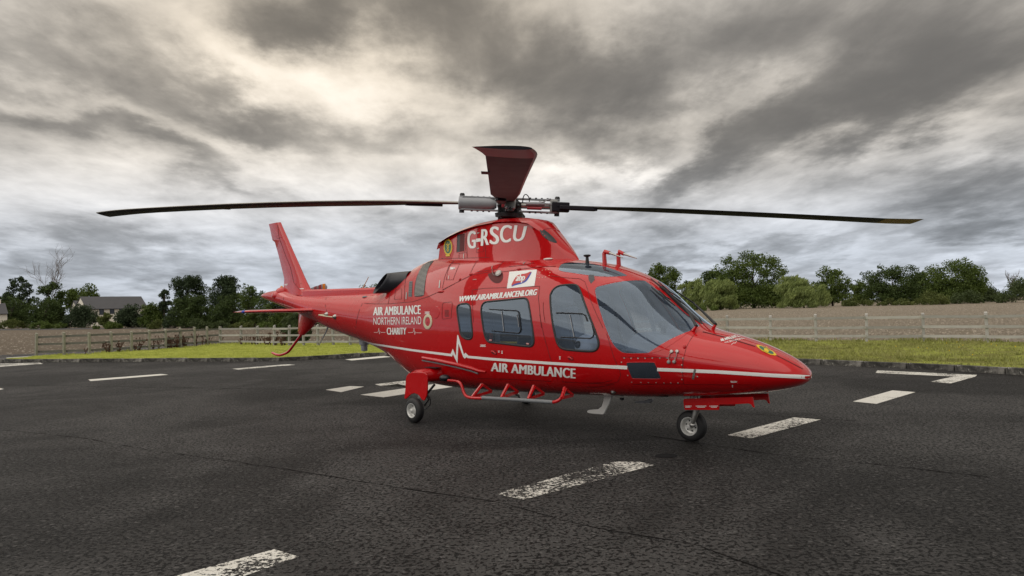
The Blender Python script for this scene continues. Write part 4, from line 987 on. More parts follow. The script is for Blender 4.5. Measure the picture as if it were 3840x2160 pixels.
# ------------------------------------------------------------------ ground
def sheet(name, poly, z, m, subdiv=0, **k):
    me = bpy.data.meshes.new(name); bm = bmesh.new(); bm.faces.new([bm.verts.new((p[0], p[1], z)) for p in poly])
    bmesh.ops.triangulate(bm, faces=bm.faces, ngon_method='EAR_CLIP'); bm.normal_update()
    for f in bm.faces:
        if f.normal.z < 0: f.normal_flip()
    bm.to_mesh(me); bm.free(); me.materials.append(m); o = bpy.data.objects.new(name, me); COL.objects.link(o); tag(o, **k); return o
def asphalt(g, b, tone=1.0, worn=None):
    co = g.n('ShaderNodeTexCoord').outputs['Object']
    big = g.noise(co, .30, 6, .62, dist=.6); mid = g.noise(co, 1.9, 5, .62)
    fine = g.noise(co, 60, 4, .8); pits = g.noise(co, 30, 4, .62); agg = g.noise(co, 9, 5, .8)
    cov = g.m('ADD', .455, g.m('MULTIPLY', g.m('SUBTRACT', mid, .5), .16))      # how worn open the surface is
    pit = g.ramp(g.m('SUBTRACT', cov, pits), -.035, .045)
    v = g.m('ADD', g.m('MULTIPLY', g.m('SUBTRACT', fine, .5), .11), .050*tone)
    v = g.m('ADD', v, g.m('MULTIPLY', g.m('SUBTRACT', agg, .5), .055))
    v = g.m('MULTIPLY', v, g.m('SUBTRACT', 1.0, g.m('MULTIPLY', pit, .90)))
    v = g.m('MULTIPLY', v, g.m('ADD', .42, g.m('MULTIPLY', g.ramp(big, .38, .62), .80)))
    v = g.m('MAXIMUM', v, .006)
    vo = g.n('ShaderNodeTexVoronoi', feature='F1'); vo.inputs['Scale'].default_value = 45; g.nt.links.new(co, vo.inputs['Vector'])
    sp = g.n('ShaderNodeSeparateColor'); g.nt.links.new(vo.outputs['Color'], sp.inputs[0])
    v = g.m('ADD', v, g.m('MULTIPLY', g.ramp(sp.outputs[0], .93, .98), .040))
    tone_ = g.mix(big, (1.06, 1.0, .97), (1.01, 1.0, .995))
    col = g.mix(1.0, g.comb(v, v, v), tone_, 'MULTIPLY'); g.nt.links.new(col, b.inputs['Base Color'])
    g.nt.links.new(g.m('ADD', .60, g.m('MULTIPLY', big, .22)), b.inputs['Roughness']); b.inputs['Specular IOR Level'].default_value = .14
    h = g.m('ADD', g.m('MULTIPLY', fine, .35), g.m('MULTIPLY', g.m('SUBTRACT', 1.0, pit), .75))
    bp = g.n('ShaderNodeBump'); bp.inputs['Strength'].default_value = .9; bp.inputs['Distance'].default_value = .014
    g.nt.links.new(h, bp.inputs['Height']); g.nt.links.new(bp.outputs[0], b.inputs['Normal'])
    return co, pits, fine
M['asphalt'] = mat('tarmac', (.05,)*3, .8, build=lambda g, b: asphalt(g, b) and None)
M['lane'] = mat('lane_tarmac', (.09,)*3, .8, build=lambda g, b: asphalt(g, b, 2.2) and None)
def paintmark(wear, scale=1.0):
    """road paint: where it has flaked off it is cut out, so the tarmac below shows"""
    def f(g, b):
        co = g.n('ShaderNodeTexCoord').outputs['Object']
        n = g.noise(co, 26*scale, 5, .8); m = g.noise(co, 2.2*scale, 3, .6); d = g.noise(co, 9, 5, .7)
        g.nt.links.new(g.mix(d, (.50, .48, .42), (.78, .77, .73)), b.inputs['Base Color'])
        al = g.ramp(g.m('ADD', n, g.m('MULTIPLY', g.m('SUBTRACT', m, .5), .5)), wear-.015, wear+.015)
        g.nt.links.new(al, b.inputs['Alpha']); b.inputs['Roughness'].default_value = .6
        bp = g.n('ShaderNodeBump'); bp.inputs['Distance'].default_value = .003; g.nt.links.new(n, bp.inputs['Height']); g.nt.links.new(bp.outputs[0], b.inputs['Normal'])
    return f
M['mark_worn'] = mat('worn_road_paint', (.7,)*3, .6, build=paintmark(.545))
M['mark_half'] = mat('chipped_road_paint', (.7,)*3, .6, build=paintmark(.455))
M['mark'] = mat('road_paint', (.7,)*3, .6, build=paintmark(.34))
def grass_ground(g, b):
    co = g.n('ShaderNodeTexCoord').outputs['Object']; sp = g.n('ShaderNodeSeparateXYZ'); g.nt.links.new(co, sp.inputs[0])
    n = g.noise(co, 1.1, 6, .65); n2 = g.noise(co, 14, 4, .7); bare = g.noise(co, .8, 5, .7, dist=.5)
    c = g.mix(n, (.25, .28, .045), (.40, .42, .09)); c = g.mix(g.m('MULTIPLY', n2, .6), c, (.12, .15, .025))
    rt = g.ramp(sp.outputs[0], 2, 9)
    dry = g.mix(n2, (.10, .085, .035), (.16, .13, .05))
    c = g.mix(g.m('MULTIPLY', g.m('MULTIPLY', g.ramp(bare, .47, .60), rt), .75), c, dry)
    g.nt.links.new(c, b.inputs['Base Color']); b.inputs['Roughness'].default_value = .9; b.inputs['Specular IOR Level'].default_value = .15
    bp = g.n('ShaderNodeBump'); bp.inputs['Distance'].default_value = .05; g.nt.links.new(n2, bp.inputs['Height']); g.nt.links.new(bp.outputs[0], b.inputs['Normal'])
M['turf'] = mat('turf', (.1, .14, .02), .9, build=grass_ground)
def field(g, b):
    co = g.n('ShaderNodeTexCoord').outputs['Object']; sp = g.n('ShaderNodeSeparateXYZ'); g.nt.links.new(co, sp.inputs[0])
    n = g.noise(co, .12, 6, .6); n2 = g.noise(co, 1.1, 9, .88); n3 = g.noise(co, 7, 6, .85); wd = g.noise(co, .5, 6, .7)
    v = g.m('ADD', g.m('MULTIPLY', n2, .5), g.m('MULTIPLY', n3, .5))
    v = g.ramp(v, .34, .66, False)
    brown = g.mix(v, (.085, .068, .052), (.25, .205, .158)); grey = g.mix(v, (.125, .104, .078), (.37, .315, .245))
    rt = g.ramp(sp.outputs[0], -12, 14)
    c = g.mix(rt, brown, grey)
    c = g.mix(g.m('MULTIPLY', g.ramp(wd, .56, .70), .55), c, (.13, .12, .04))
    g.nt.links.new(c, b.inputs['Base Color']); b.inputs['Roughness'].default_value = .95; b.inputs['Specular IOR Level'].default_value = .1
    bp = g.n('ShaderNodeBump'); bp.inputs['Distance'].default_value = .12; g.nt.links.new(n3, bp.inputs['Height']); g.nt.links.new(bp.outputs[0], b.inputs['Normal'])
M['field'] = mat('ploughed_soil', (.2, .16, .13), .95, build=field)
def kerbm(g, b):
    co = g.n('ShaderNodeTexCoord').outputs['Object']; oi = g.n('ShaderNodeObjectInfo')
    n = g.noise(co, 4, 7, .75); l = g.noise(co, 14, 5, .8)
    c = g.mix(g.ramp(n, .40, .66), (.035, .034, .030), (.22, .21, .19)); c = g.mix(g.ramp(l, .60, .66), c, (.42, .41, .37))
    k = g.m('ADD', .55, g.m('MULTIPLY', oi.outputs['Random'], .75)); c = g.mix(1.0, c, g.comb(k, k, k), 'MULTIPLY')
    g.nt.links.new(c, b.inputs['Base Color']); b.inputs['Roughness'].default_value = .9
    bp = g.n('ShaderNodeBump'); bp.inputs['Distance'].default_value = .01; g.nt.links.new(l, bp.inputs['Height']); g.nt.links.new(bp.outputs[0], b.inputs['Normal'])
M['kerb'] = mat('kerb_concrete', (.2,)*3, .9, build=kerbm)
# kerb line: foot of the kerb, left to right
KP = [ground(p) for p in ((0, 1360), (300, 1358.5), (600, 1357), (1000, 1356), (1091, 1354), (1240, 1346), (1400, 1333))]
KP2 = [ground(p) for p in ((3000, 1365), (3250, 1376), (3578, 1391), (3840, 1408))]
kd0 = (KP[0]-KP[1]).normalized(); KP = [KP[0]+kd0*25]+KP
kd1 = (KP2[-1]-KP2[-2]).normalized()
K = KP+[KP[-1].lerp(KP2[0], .33)+Vector((0, .5, 0)), KP[-1].lerp(KP2[0], .66)+Vector((0, .4, 0))]+KP2+[KP2[-1]+kd1*14]
K = [Vector(p) for p in smooth_poly([tuple(p) for p in K], 2, False)]
# ground sheets (field -> tarmac -> verge on the kerb)
far = 900
sheet('field', [(-1500, -40), (1500, -40), (1500, 1600), (-1500, 1600)], -.012, M['field'], kind='structure')
sheet('tarmac', [(p.x, p.y+.05) for p in K]+[(60, K[-1].y-2), (60, -60), (-60, -60), (-60, K[0].y+1)], 0.0, M['asphalt'], kind='structure')
# rest of the ground behind the camera
sheet('ground_behind', [(-1500, -1500), (1500, -1500), (1500, -40.0), (-1500, -40.0)], -.016, M['field'], kind='structure')
ZG = .10
FLEFT = [(492, 1400), (873, 1386), (1215, 1374), (1515, 1354), (1785, 1340), (2028, 1322), (2250, 1300), (2455, 1283)]
FL = [ground(PX(9, p), ZG) for p in FLEFT]+[ground(PX(8, p), ZG) for p in ((70, 990), (248, 977), (418, 963), (567, 951), (730, 941))]
FR = [ground(PX(8, (730, 941)), ZG)]+[ground(PX(8, p), ZG) for p in ((980, 943), (1175, 947), (1380, 953), (1560, 955), (1737, 955), (1908, 952), (2095, 950), (2297, 953))]
FR2 = [ground(PX(3, (1515, 1076)), ZG), ground(PX(3, (1975, 1082)), ZG), ground(PX(3, (2465, 1088)), ZG), ground(PX(10, (588, 1060)), ZG), ground(PX(10, (1182, 1058)), ZG), ground(PX(10, (1850, 1070)), ZG)]
n = 7; FR = FR+[FR[-1].lerp(FR2[0], i/n) for i in range(1, n)]+FR2+[FR2[-1]+(FR2[-1]-FR2[-2])*1.0, FR2[-1]+(FR2[-1]-FR2[-2])*2]
# verge polygon: kerb back edge to just beyond the fence; on the left it tapers out
lb = [ground(PX(9, p), ZG) for p in ((120, 1440), (300, 1420), (470, 1408))]
verge = [(p.x, p.y+.10) for p in K if p.x > lb[0].x-.3]
back = [(p.x, p.y+.25) for p in FL]+[(p.x, p.y+1.6) for p in FR[1:8]]+[(p.x, p.y+.8) for p in FR[8:]]
sheet('grass_verge', [(lb[0].x, lb[0].y), (lb[1].x, lb[1].y), (lb[2].x, lb[2].y)]+back+verge[::-1], ZG, M['turf'], kind='structure')
# lane beyond the fence, on the left
def strip3(name, A, B, z, m, **k): return sheet(name, [(p.x, p.y) for p in A]+[(p.x, p.y) for p in B[::-1]], z, m, **k)
A = [ground(PX(9, p)) for p in ((-400, 1430), (0, 1382), (300, 1372), (800, 1340), (1200, 1310), (1800, 1262), (2500, 1218))]+[ground(PX(8, p)) for p in ((560, 897), (1150, 888), (1450, 905))]
B = [ground(PX(9, p)) for p in ((-400, 1500), (0, 1440), (300, 1425), (800, 1400), (1200, 1375), (1800, 1330), (2500, 1262))]+[ground(PX(8, p)) for p in ((560, 925), (1150, 912), (1450, 925))]
strip3('lane', A, B, .004, M['lane'], kind='structure')
A = [ground(PX(9, p)) for p in ((-300, 1020), (0, 1026), (700, 1016), (1700, 1013), (2600, 1012))]; B = [ground(PX(9, p)) for p in ((-300, 1055), (0, 1047), (700, 1040), (1700, 1024), (2600, 1018))]
strip3('far_lane', A, B, .004, M['lane'], kind='structure')
strip3('lane_marking', [ground(PX(9, p)) for p in ((80, 1421), (460, 1398))], [ground(PX(9, p)) for p in ((100, 1427), (462, 1402))], .008, M['mark'], kind='structure')
# painted markings on the tarmac (picture 2576 wide)
def mark(pts, m='mark'): return sheet('painted_marking', [(q.x, q.y) for q in [ground(PX(0, p)) for p in pts]], .004, M[m], kind='structure')
mark([(1246, 1243), (1318, 1258), (1645, 1171), (1610, 1163), (1545, 1162)], 'mark_worn')
mark([(1829, 1095), (1890, 1103.5), (2065, 1056), (1998, 1050.5)], 'mark_half'); mark([(2145, 1010.5), (2205, 1016.5), (2303, 987), (2245, 982.5)], 'mark')
mark([(2203, 938.5), (2207, 932), (2458, 943.5), (2453, 948), (2392, 965), (2339, 961), (2398, 947.5)], 'mark_half')
mark([(400, 1462), (690, 1383), (752, 1402), (560, 1470)], 'mark_half')
mark([(222, 955), (228, 959), (424, 943), (405, 941)]); mark([(584, 928), (600, 930), (743, 918), (722, 916.5)], 'mark_half'); mark([(868, 904.5), (885, 907), (985, 898), (965, 895.5)])
mark([(819, 981), (858, 987), (916, 973), (880, 971.5)]); mark([(943, 967), (960, 972), (1000, 966), (1040, 975), (1080, 966), (1018, 958)], 'mark_half'); mark([(906, 993.5), (965, 1000), (1150, 972), (1095, 966)])
mark([(-60, 984), (-40, 988), (10, 979), (-10, 975)]); mark([(-30, 921), (-30, 925), (108, 915.5), (95, 913.5)], 'mark_half'); mark([(-30, 916), (-30, 918), (108, 914.5), (100, 912.5)], 'mark_half')
# tar joints and a dark stain
M['tar'] = mat('tar_joint', (.013, .012, .012), .95, 0, 0, .02, build=vary(8, .3, .1, .004, 60))
def crack(pts, w):
    P = [ground(PX(0, p)) for p in pts]; Q_ = []
    for a, b in zip(P, P[1:]):
        k = max(1, int((b-a).length/.12)); Q_ += [a.lerp(b, i/k) for i in range(k)]
    Q_.append(P[-1]); A = []; B = []; off = 0
    for i, p in enumerate(Q_):
        d = (Q_[min(i+1, len(Q_)-1)]-Q_[max(i-1, 0)]).normalized(); nn = Vector((-d.y, d.x, 0)); off = off*.8+random.uniform(-.012, .012); ww = w*random.uniform(.25, 1.2)*(1 if random.random() < .85 else .1)
        A.append(p+nn*(off+ww/2)); B.append(p+nn*(off-ww/2))
    strip3('tar_joint', A, B, .003, M['tar'], kind='structure')
crack([(-60, 1074), (190, 1100), (400, 1136), (620, 1165), (860, 1205), (1030, 1232), (1260, 1268), (1440, 1320), (1620, 1352), (1760, 1375), (2020, 1470)], .018)
crack([(1620, 1095), (1790, 1120), (1990, 1148), (2140, 1162), (2330, 1182), (2600, 1212)], .02); crack([(1900, 1042), (2040, 1052), (2160, 1060)], .02); crack([(0, 968), (230, 972), (600, 978), (820, 982)], .03)
st_ = [ground(PX(0, (1676+28*math.cos(a)*(1+.05*math.sin(3*a)), 1147+5.5*math.sin(a)))) for a in [2*math.pi*i/24 for i in range(24)]]
M['stain'] = mat('oil_stain', (.016, .016, .017), .95, 0, 0, .05, build=vary(12, .3, .2)); sheet('oil_stain', [(p.x, p.y) for p in st_], .0035, M['stain'], kind='structure')
# kerb stones
D = [0]
for a, b in zip(K, K[1:]): D.append(D[-1]+(b-a).length)
def kat(s_):
    i = min(max(int(np.searchsorted(D, s_))-1, 0), len(K)-2); return K[i].lerp(K[i+1], (s_-D[i])/(D[i+1]-D[i]))
kb = empty('kerb', tuple(kat(D[-1]/2)), label='low grey concrete kerb between the tarmac and the grass verge', cat='kerb')
ks = MB(); ks.box((0, .0625, .04), (.905, .125, .17)); base = ks.build('kerb_stone', 'kerb', None, bevel=.012); base['tmp'] = 1
s_ = 0; first = True
while s_ < D[-1]-.95:
    a, b = kat(s_), kat(s_+.915); o = base if first else base.copy()
    if not first: COL.objects.link(o)
    first = False; d = b-a; o.parent = kb; m = (a+b)/2-Vector(kb.location)
    o.location = (m.x, m.y, random.uniform(-.006, .006)); o.rotation_euler = (random.uniform(-.02, .02), 0, math.atan2(d.y, d.x)+random.uniform(-.006, .006)); s_ += .93
    if 'tmp' in o: del o['tmp']

# ------------------------------------------------------------------ fences
def wood(g, b):
    co = g.n('ShaderNodeTexCoord').outputs['Object']; oi = g.n('ShaderNodeObjectInfo')
    mp = g.n('ShaderNodeMapping'); mp.inputs['Scale'].default_value = (2, 26, 26); g.nt.links.new(co, mp.inputs[0])
    gr_ = g.noise(mp.outputs[0], 1.0, 5, .7); al = g.noise(co, 3.1, 5, .7)
    c = g.mix(gr_, (.25, .24, .22), (.50, .49, .46)); c = g.mix(g.m('MULTIPLY', g.ramp(al, .50, .70), .45), c, (.20, .205, .14))
    k = g.m('ADD', .8, g.m('MULTIPLY', oi.outputs['Random'], .4)); c = g.mix(1.0, c, g.comb(k, k, k), 'MULTIPLY')
    g.nt.links.new(c, b.inputs['Base Color']); b.inputs['Roughness'].default_value = .9; b.inputs['Specular IOR Level'].default_value = .15
    bp = g.n('ShaderNodeBump'); bp.inputs['Distance'].default_value = .004; g.nt.links.new(gr_, bp.inputs['Height']); g.nt.links.new(bp.outputs[0], b.inputs['Normal'])
M['wood'] = mat('weathered_wood', (.3, .28, .24), .9, build=wood)
mb = MB(); mb.box((0, 0, .40), (.085, .11, .98)); mb.add([(-.0425, -.055, .89), (.0425, -.055, .89), (.0425, .055, .93), (-.0425, .055, .93)], [(0, 1, 2, 3)])
post0 = mb.build('post', 'wood', None, bevel=.006, recalc=False); pmesh = post0.data; bpy.data.objects.remove(post0)
rmesh = MB().box((0, 0, 0), (1, .034, .085)).build('rail', 'wood', None); rm_ = rmesh.data; bpy.data.objects.remove(rmesh)
M['wood_dark'] = mat('dark_weathered_wood', (.14, .14, .12), .9, build=vary(5, .4))
M['post_wood'] = mat('lichened_post_wood', (.26, .255, .20), .9, build=vary(6, .4)); pm2_ = pmesh.copy(); pm2_.materials[0] = M['post_wood']
rm2_ = rm_.copy(); rm2_.materials[0] = M['wood_dark']
def fence(P, label, group, rail_back, hs=(.17, .47, .78)):
    f = empty('wooden_fence', tuple(P[len(P)//2]), label=label, cat='fence', group=group); o0 = Vector(f.location)
    for p in P:
        o = bpy.data.objects.new('post', pm2_ if rail_back else pmesh); COL.objects.link(o); o.parent = f; o.location = p-o0
        o.rotation_euler = (random.uniform(-.03, .03), random.uniform(-.02, .02), math.atan2(P[-1].y-P[0].y, P[-1].x-P[0].x)+random.uniform(-.05, .05)); o.scale = (1, 1, random.uniform(.96, 1.03))
        bv = o.modifiers.new('bevel', 'BEVEL'); bv.width = .008; bv.segments = 1
    for a, b in zip(P, P[1:]):
        d = b-a; nn = Vector((-d.y, d.x, 0)).normalized()*(.07 if rail_back else -.07)
        for h in hs:
            o = bpy.data.objects.new('rail', rm2_ if rail_back else rm_); COL.objects.link(o); o.parent = f; dz = random.uniform(-.012, .012); e = random.uniform(-.010, .010)
            o.location = (a+b)/2-o0+nn+Vector((0, 0, h+dz)); o.scale = (d.length+.02, 1, 1); o.rotation_euler = (0, e, math.atan2(d.y, d.x))
    return f
fence(FL, 'weathered rail fence with posts in front, running along the lane left of the tail', 'low three rail fences', True)
fence(FR, 'low wooden rail fence with rails in front, running behind the helicopter to the right', 'low three rail fences', False)

# ------------------------------------------------------------------ grass, stones, weeds
def np_mesh(name, V, Fc, m, **k):
    me = bpy.data.meshes.new(name); V = np.asarray(V, np.float32); Fc = np.asarray(Fc, np.int32); nv = Fc.shape[1]
    me.vertices.add(len(V)); me.vertices.foreach_set('co', V.ravel()); me.loops.add(Fc.size); me.loops.foreach_set('vertex_index', Fc.ravel())
    me.polygons.add(len(Fc)); me.polygons.foreach_set('loop_start', np.arange(len(Fc), dtype=np.int32)*nv); me.polygons.foreach_set('loop_total', np.full(len(Fc), nv, np.int32))
    me.update(calc_edges=True); me.materials.append(M[m] if isinstance(m, str) else m); o = bpy.data.objects.new(name, me); COL.objects.link(o); tag(o, **k); return o
def leafmat(name, c0, c1, trans=.35, scale=.6, fine=6.0):
    m = bpy.data.materials.new(name); m.use_nodes = True; nt = m.node_tree; nt.nodes.clear(); g = G(nt)
    co = g.n('ShaderNodeTexCoord').outputs['Object']; n = g.noise(co, scale, 4, .6); f = g.noise(co, fine, 2, .6)
    c = g.mix(g.ramp(n, .32, .68), c0, c1); c = g.mix(g.ramp(f, .3, .8), c, tuple(x*1.25 for x in c1))
    d = g.n('ShaderNodeBsdfDiffuse'); t = g.n('ShaderNodeBsdfTranslucent'); gl = g.n('ShaderNodeBsdfGlossy'); gl.inputs['Roughness'].default_value = .55; gl.inputs[0].default_value = (.5, .55, .45, 1)
    nt.links.new(c, d.inputs[0]); nt.links.new(c, t.inputs[0]); mx = g.n('ShaderNodeMixShader'); mx.inputs[0].default_value = trans
    nt.links.new(d.outputs[0], mx.inputs[1]); nt.links.new(t.outputs[0], mx.inputs[2]); m2 = g.n('ShaderNodeMixShader'); m2.inputs[0].default_value = .04
    nt.links.new(mx.outputs[0], m2.inputs[1]); nt.links.new(gl.outputs[0], m2.inputs[2]); o = g.n('ShaderNodeOutputMaterial'); nt.links.new(m2.outputs[0], o.inputs[0]); return m
M['blades_l'] = leafmat('grass_blades', (.33, .37, .065), (.54, .57, .14), .3, .8, 5)
M['blades_r'] = leafmat('rough_grass_blades', (.15, .17, .035), (.31, .31, .11), .3, .7, 5)
kx = np.array([p.x for p in K]); ky = np.array([p.y+.13 for p in K]); bx = np.array([q[0] for q in back]); by = np.array([q[1] for q in back])
def blades(name, n, x0, x1, m, hmin, hmax, clump=.5, **k):
    x = rng.uniform(x0, x1, n); t = rng.uniform(0, 1, n)**1.1
    ya = np.interp(x, kx, ky); yb = np.interp(x, bx, by); y = ya+(yb-ya)*t
    cl = np.sin(x*2.1+np.sin(y*1.7)*2)*np.sin(y*2.7+np.cos(x*1.3)*2); keep = (yb-ya > .05) & (rng.uniform(-1.2, 1, n) < cl+clump); x, y, t, cl = x[keep], y[keep], t[keep], cl[keep]; n = len(x)
    h = rng.uniform(hmin, hmax, n)*(1+.5*cl)*(1+1.0*(t > .93)); a = rng.uniform(0, 2*np.pi, n); w = rng.uniform(.010, .022, n)
    lean = rng.uniform(-.6, .6, (n, 2))*h[:, None]; b0 = np.stack([x-np.cos(a)*w, y-np.sin(a)*w, np.full(n, ZG-.005)], 1); b1 = np.stack([x+np.cos(a)*w, y+np.sin(a)*w, np.full(n, ZG-.005)], 1)
    tp = np.stack([x+lean[:, 0], y+lean[:, 1], ZG+h], 1); V = np.stack([b0, b1, tp], 1).reshape(-1, 3); return np_mesh(name, V, np.arange(3*n).reshape(n, 3), m, **k)
blades('grass', 90000, lb[0].x, 0, 'blades_l', .02, .055, .9, kind='stuff', label='short bright green grass on the verge left of the helicopter', cat='grass')
blades('rough_grass', 70000, 0, bx.max(), 'blades_r', .02, .075, .15, kind='stuff', label='rough patchy grass on the verge right of the helicopter', cat='grass')
n = 70; x = rng.uniform(4, 20, n); t = rng.uniform(.3, .97, n); ya = np.interp(x, kx, ky); yb = np.interp(x, bx, by); y = ya+(yb-ya)*t
P0 = np.stack([x, y, np.full(n, ZG+.07)], 1); s_ = .011; V = np.stack([P0+np.array(o) for o in ((-s_, 0, -s_), (s_, 0, -s_), (s_, 0, s_), (-s_, 0, s_))], 1).reshape(-1, 3)
M['petal'] = mat('yellow_petals', (.75, .50, .01), .7); np_mesh('dandelion_flowers', V, np.arange(4*n).reshape(n, 4), 'petal', kind='stuff', label='tiny yellow flowers dotted in the rough grass', cat='flowers')
# stones on the field behind the fence
def stonemat(g, b):
    co = g.n('ShaderNodeTexCoord').outputs['Object']; n = g.noise(co, 7, 3, .7); g.nt.links.new(g.mix(g.ramp(n, .35, .65), (.13, .108, .082), (.33, .285, .225)), b.inputs['Base Color']); b.inputs['Roughness'].default_value = .95
M['stone'] = mat('field_stones', (.3, .26, .2), .95, build=stonemat)
def stones(n, xf, y0, y1, smin, smax):
    u = rng.uniform(0, 1, n)**1.6; y = y0+(y1-y0)*u; x = rng.uniform(-1, 1, n)*y*.80; yb = np.interp(x, bx, by); keep = (y > yb+.35) & xf(x, y); x, y = x[keep], y[keep]; n = len(x)
    s = rng.uniform(smin, smax, (n, 3))*np.array([1, 1, .6])*(1+y/60)[:, None]
    B = np.array([(1, 0, 0), (0, 1, 0), (-1, 0, 0), (0, -1, 0), (0, 0, 1)]); a = rng.uniform(0, 6.28, n); V = B[None]*s[:, None]*rng.uniform(.7, 1.2, (n, 5, 1)); c, s2 = np.cos(a)[:, None], np.sin(a)[:, None]
    Vx = V[..., 0]*c-V[..., 1]*s2; Vy = V[..., 0]*s2+V[..., 1]*c; V = np.stack([Vx+x[:, None], Vy+y[:, None], V[..., 2]-.012], 2).reshape(-1, 3)
    F_ = np.array([(0, 1, 4), (1, 2, 4), (2, 3, 4), (3, 0, 4)]); return V, (F_[None]+np.arange(n)[:, None, None]*5).reshape(-1, 3)
V, Fc = stones(30000, lambda x, y: (x > y*.15), 20, 120, .02, .065); np_mesh('field_stones', V, Fc, 'stone', kind='stuff', label='loose pale stones over the ploughed field on the right', cat='stones')
V, Fc = stones(7000, lambda x, y: (x < 0) & (y > 32+.0*x), 28, 100, .02, .06); np_mesh('soil_clods', V, Fc, 'stone', kind='stuff', label='small clods and stones over the brown field on the left', cat='stones')
# withered weeds along the left fence
M['weed'] = mat('withered_weeds', (.075, .035, .02), .9, build=vary(9, .5)); V = []; Fc = []
for a, b, dn in [(FL[i], FL[i+1], d_) for i, d_ in zip(range(1, 12), (1, 4, 4, 3, 3, 4, 7, 8, 5, 3, 2))]+[(FR[i], FR[i+1], 8) for i in (1, 2, 3)]:
    for _ in range(dn):
        p = a.lerp(b, random.random())+Vector((random.uniform(-.1, .1), random.uniform(-.15, .35), 0)); h = random.uniform(.25, .62)
        for k in range(random.randint(2, 5)):
            q = p.copy(); d = Vector((random.uniform(-.3, .3), 0, 1)).normalized(); w = .010
            for s__ in range(4):
                q2 = q+d*h/4; i0 = len(V); V += [tuple(q-Vector((w, 0, 0))), tuple(q+Vector((w, 0, 0))), tuple(q2+Vector((w, 0, 0))), tuple(q2-Vector((w, 0, 0)))]; Fc.append((i0, i0+1, i0+2, i0+3)); q = q2; d = (d+Vector((random.uniform(-.35, .35), 0, random.uniform(-.1, .1)))).normalized()
                if random.random() < .7:
                    i0 = len(V); e = random.uniform(.015, .04); c = q+Vector((random.uniform(-.03, .03), 0, 0)); V += [tuple(c+Vector((-e, 0, -e))), tuple(c+Vector((e, 0, -e*.5))), tuple(c+Vector((e, .01, e))), tuple(c+Vector((-e, .01, e)))]; Fc.append((i0, i0+1, i0+2, i0+3))
np_mesh('withered_weeds', V, Fc, 'weed', kind='stuff', label='brown withered weeds standing along the left fence', cat='weeds')

# ------------------------------------------------------------------ trees
def bark(g, b):
    co = g.n('ShaderNodeTexCoord').outputs['Object']; n = g.noise(co, 3, 5, .7); g.nt.links.new(g.mix(n, (.035, .028, .022), (.12, .10, .08)), b.inputs['Base Color']); b.inputs['Roughness'].default_value = .95
M['bark'] = mat('bark', (.07, .055, .04), .95, build=bark)
M['deadwood'] = mat('dead_wood', (.15, .12, .10), .9, build=vary(3, .3))
LM = {'dark': leafmat('leaves_dark', (.026, .044, .013), (.062, .092, .024), .25, .35, 2.5), 'mid': leafmat('leaves_mid', (.042, .070, .014), (.10, .14, .03), .3, .35, 2.5), 'pine': leafmat('pine_needles', (.016, .030, .016), (.042, .064, .028), .15, .4, 2.5),
      'willow': leafmat('willow_leaves', (.12, .165, .045), (.24, .29, .095), .35, .4, 2.0), 'shrub': leafmat('shrub_leaves', (.032, .048, .018), (.078, .105, .038), .3, .5, 3), 'olive': leafmat('olive_leaves', (.055, .075, .02), (.12, .14, .04), .3, .5, 3), 'blue': leafmat('blue_green_leaves', (.022, .035, .018), (.05, .072, .036), .25, .5, 3)}
def leaves(C, R_, n, size, rs, aspect=1.0, direction=None, jitter=1.0, squash=.75):
    """leaf sized quads spread through clumps C (k,3) with radii R_"""
    k = rs.choice(len(C), n, p=(R_**2)/np.sum(R_**2)); d = rs.normal(size=(n, 3)); d /= np.linalg.norm(d, axis=1)[:, None]; r = rs.uniform(0, 1, n)**.45
    P = C[k]+d*(r*R_[k])[:, None]*np.array([1, 1, squash]); s = size*rs.uniform(.6, 1.3, n)
    if direction is None: u = rs.normal(size=(n, 3))
    else: u = np.array(direction)+rs.normal(size=(n, 3))*.35*jitter
    u /= np.linalg.norm(u, axis=1)[:, None]; w = np.cross(u, rs.normal(size=(n, 3))); w /= np.linalg.norm(w, axis=1)[:, None]
    a = u*(s*aspect)[:, None]*.5; b = w*(s/np.sqrt(aspect) if aspect > 1 else s)[:, None]*.5
    V = np.stack([P-a, P-b*.9+a*.1, P+a, P+b*.9+a*.1], 1).reshape(-1, 3); return V, np.arange(4*n).reshape(n, 4)
TN = 0
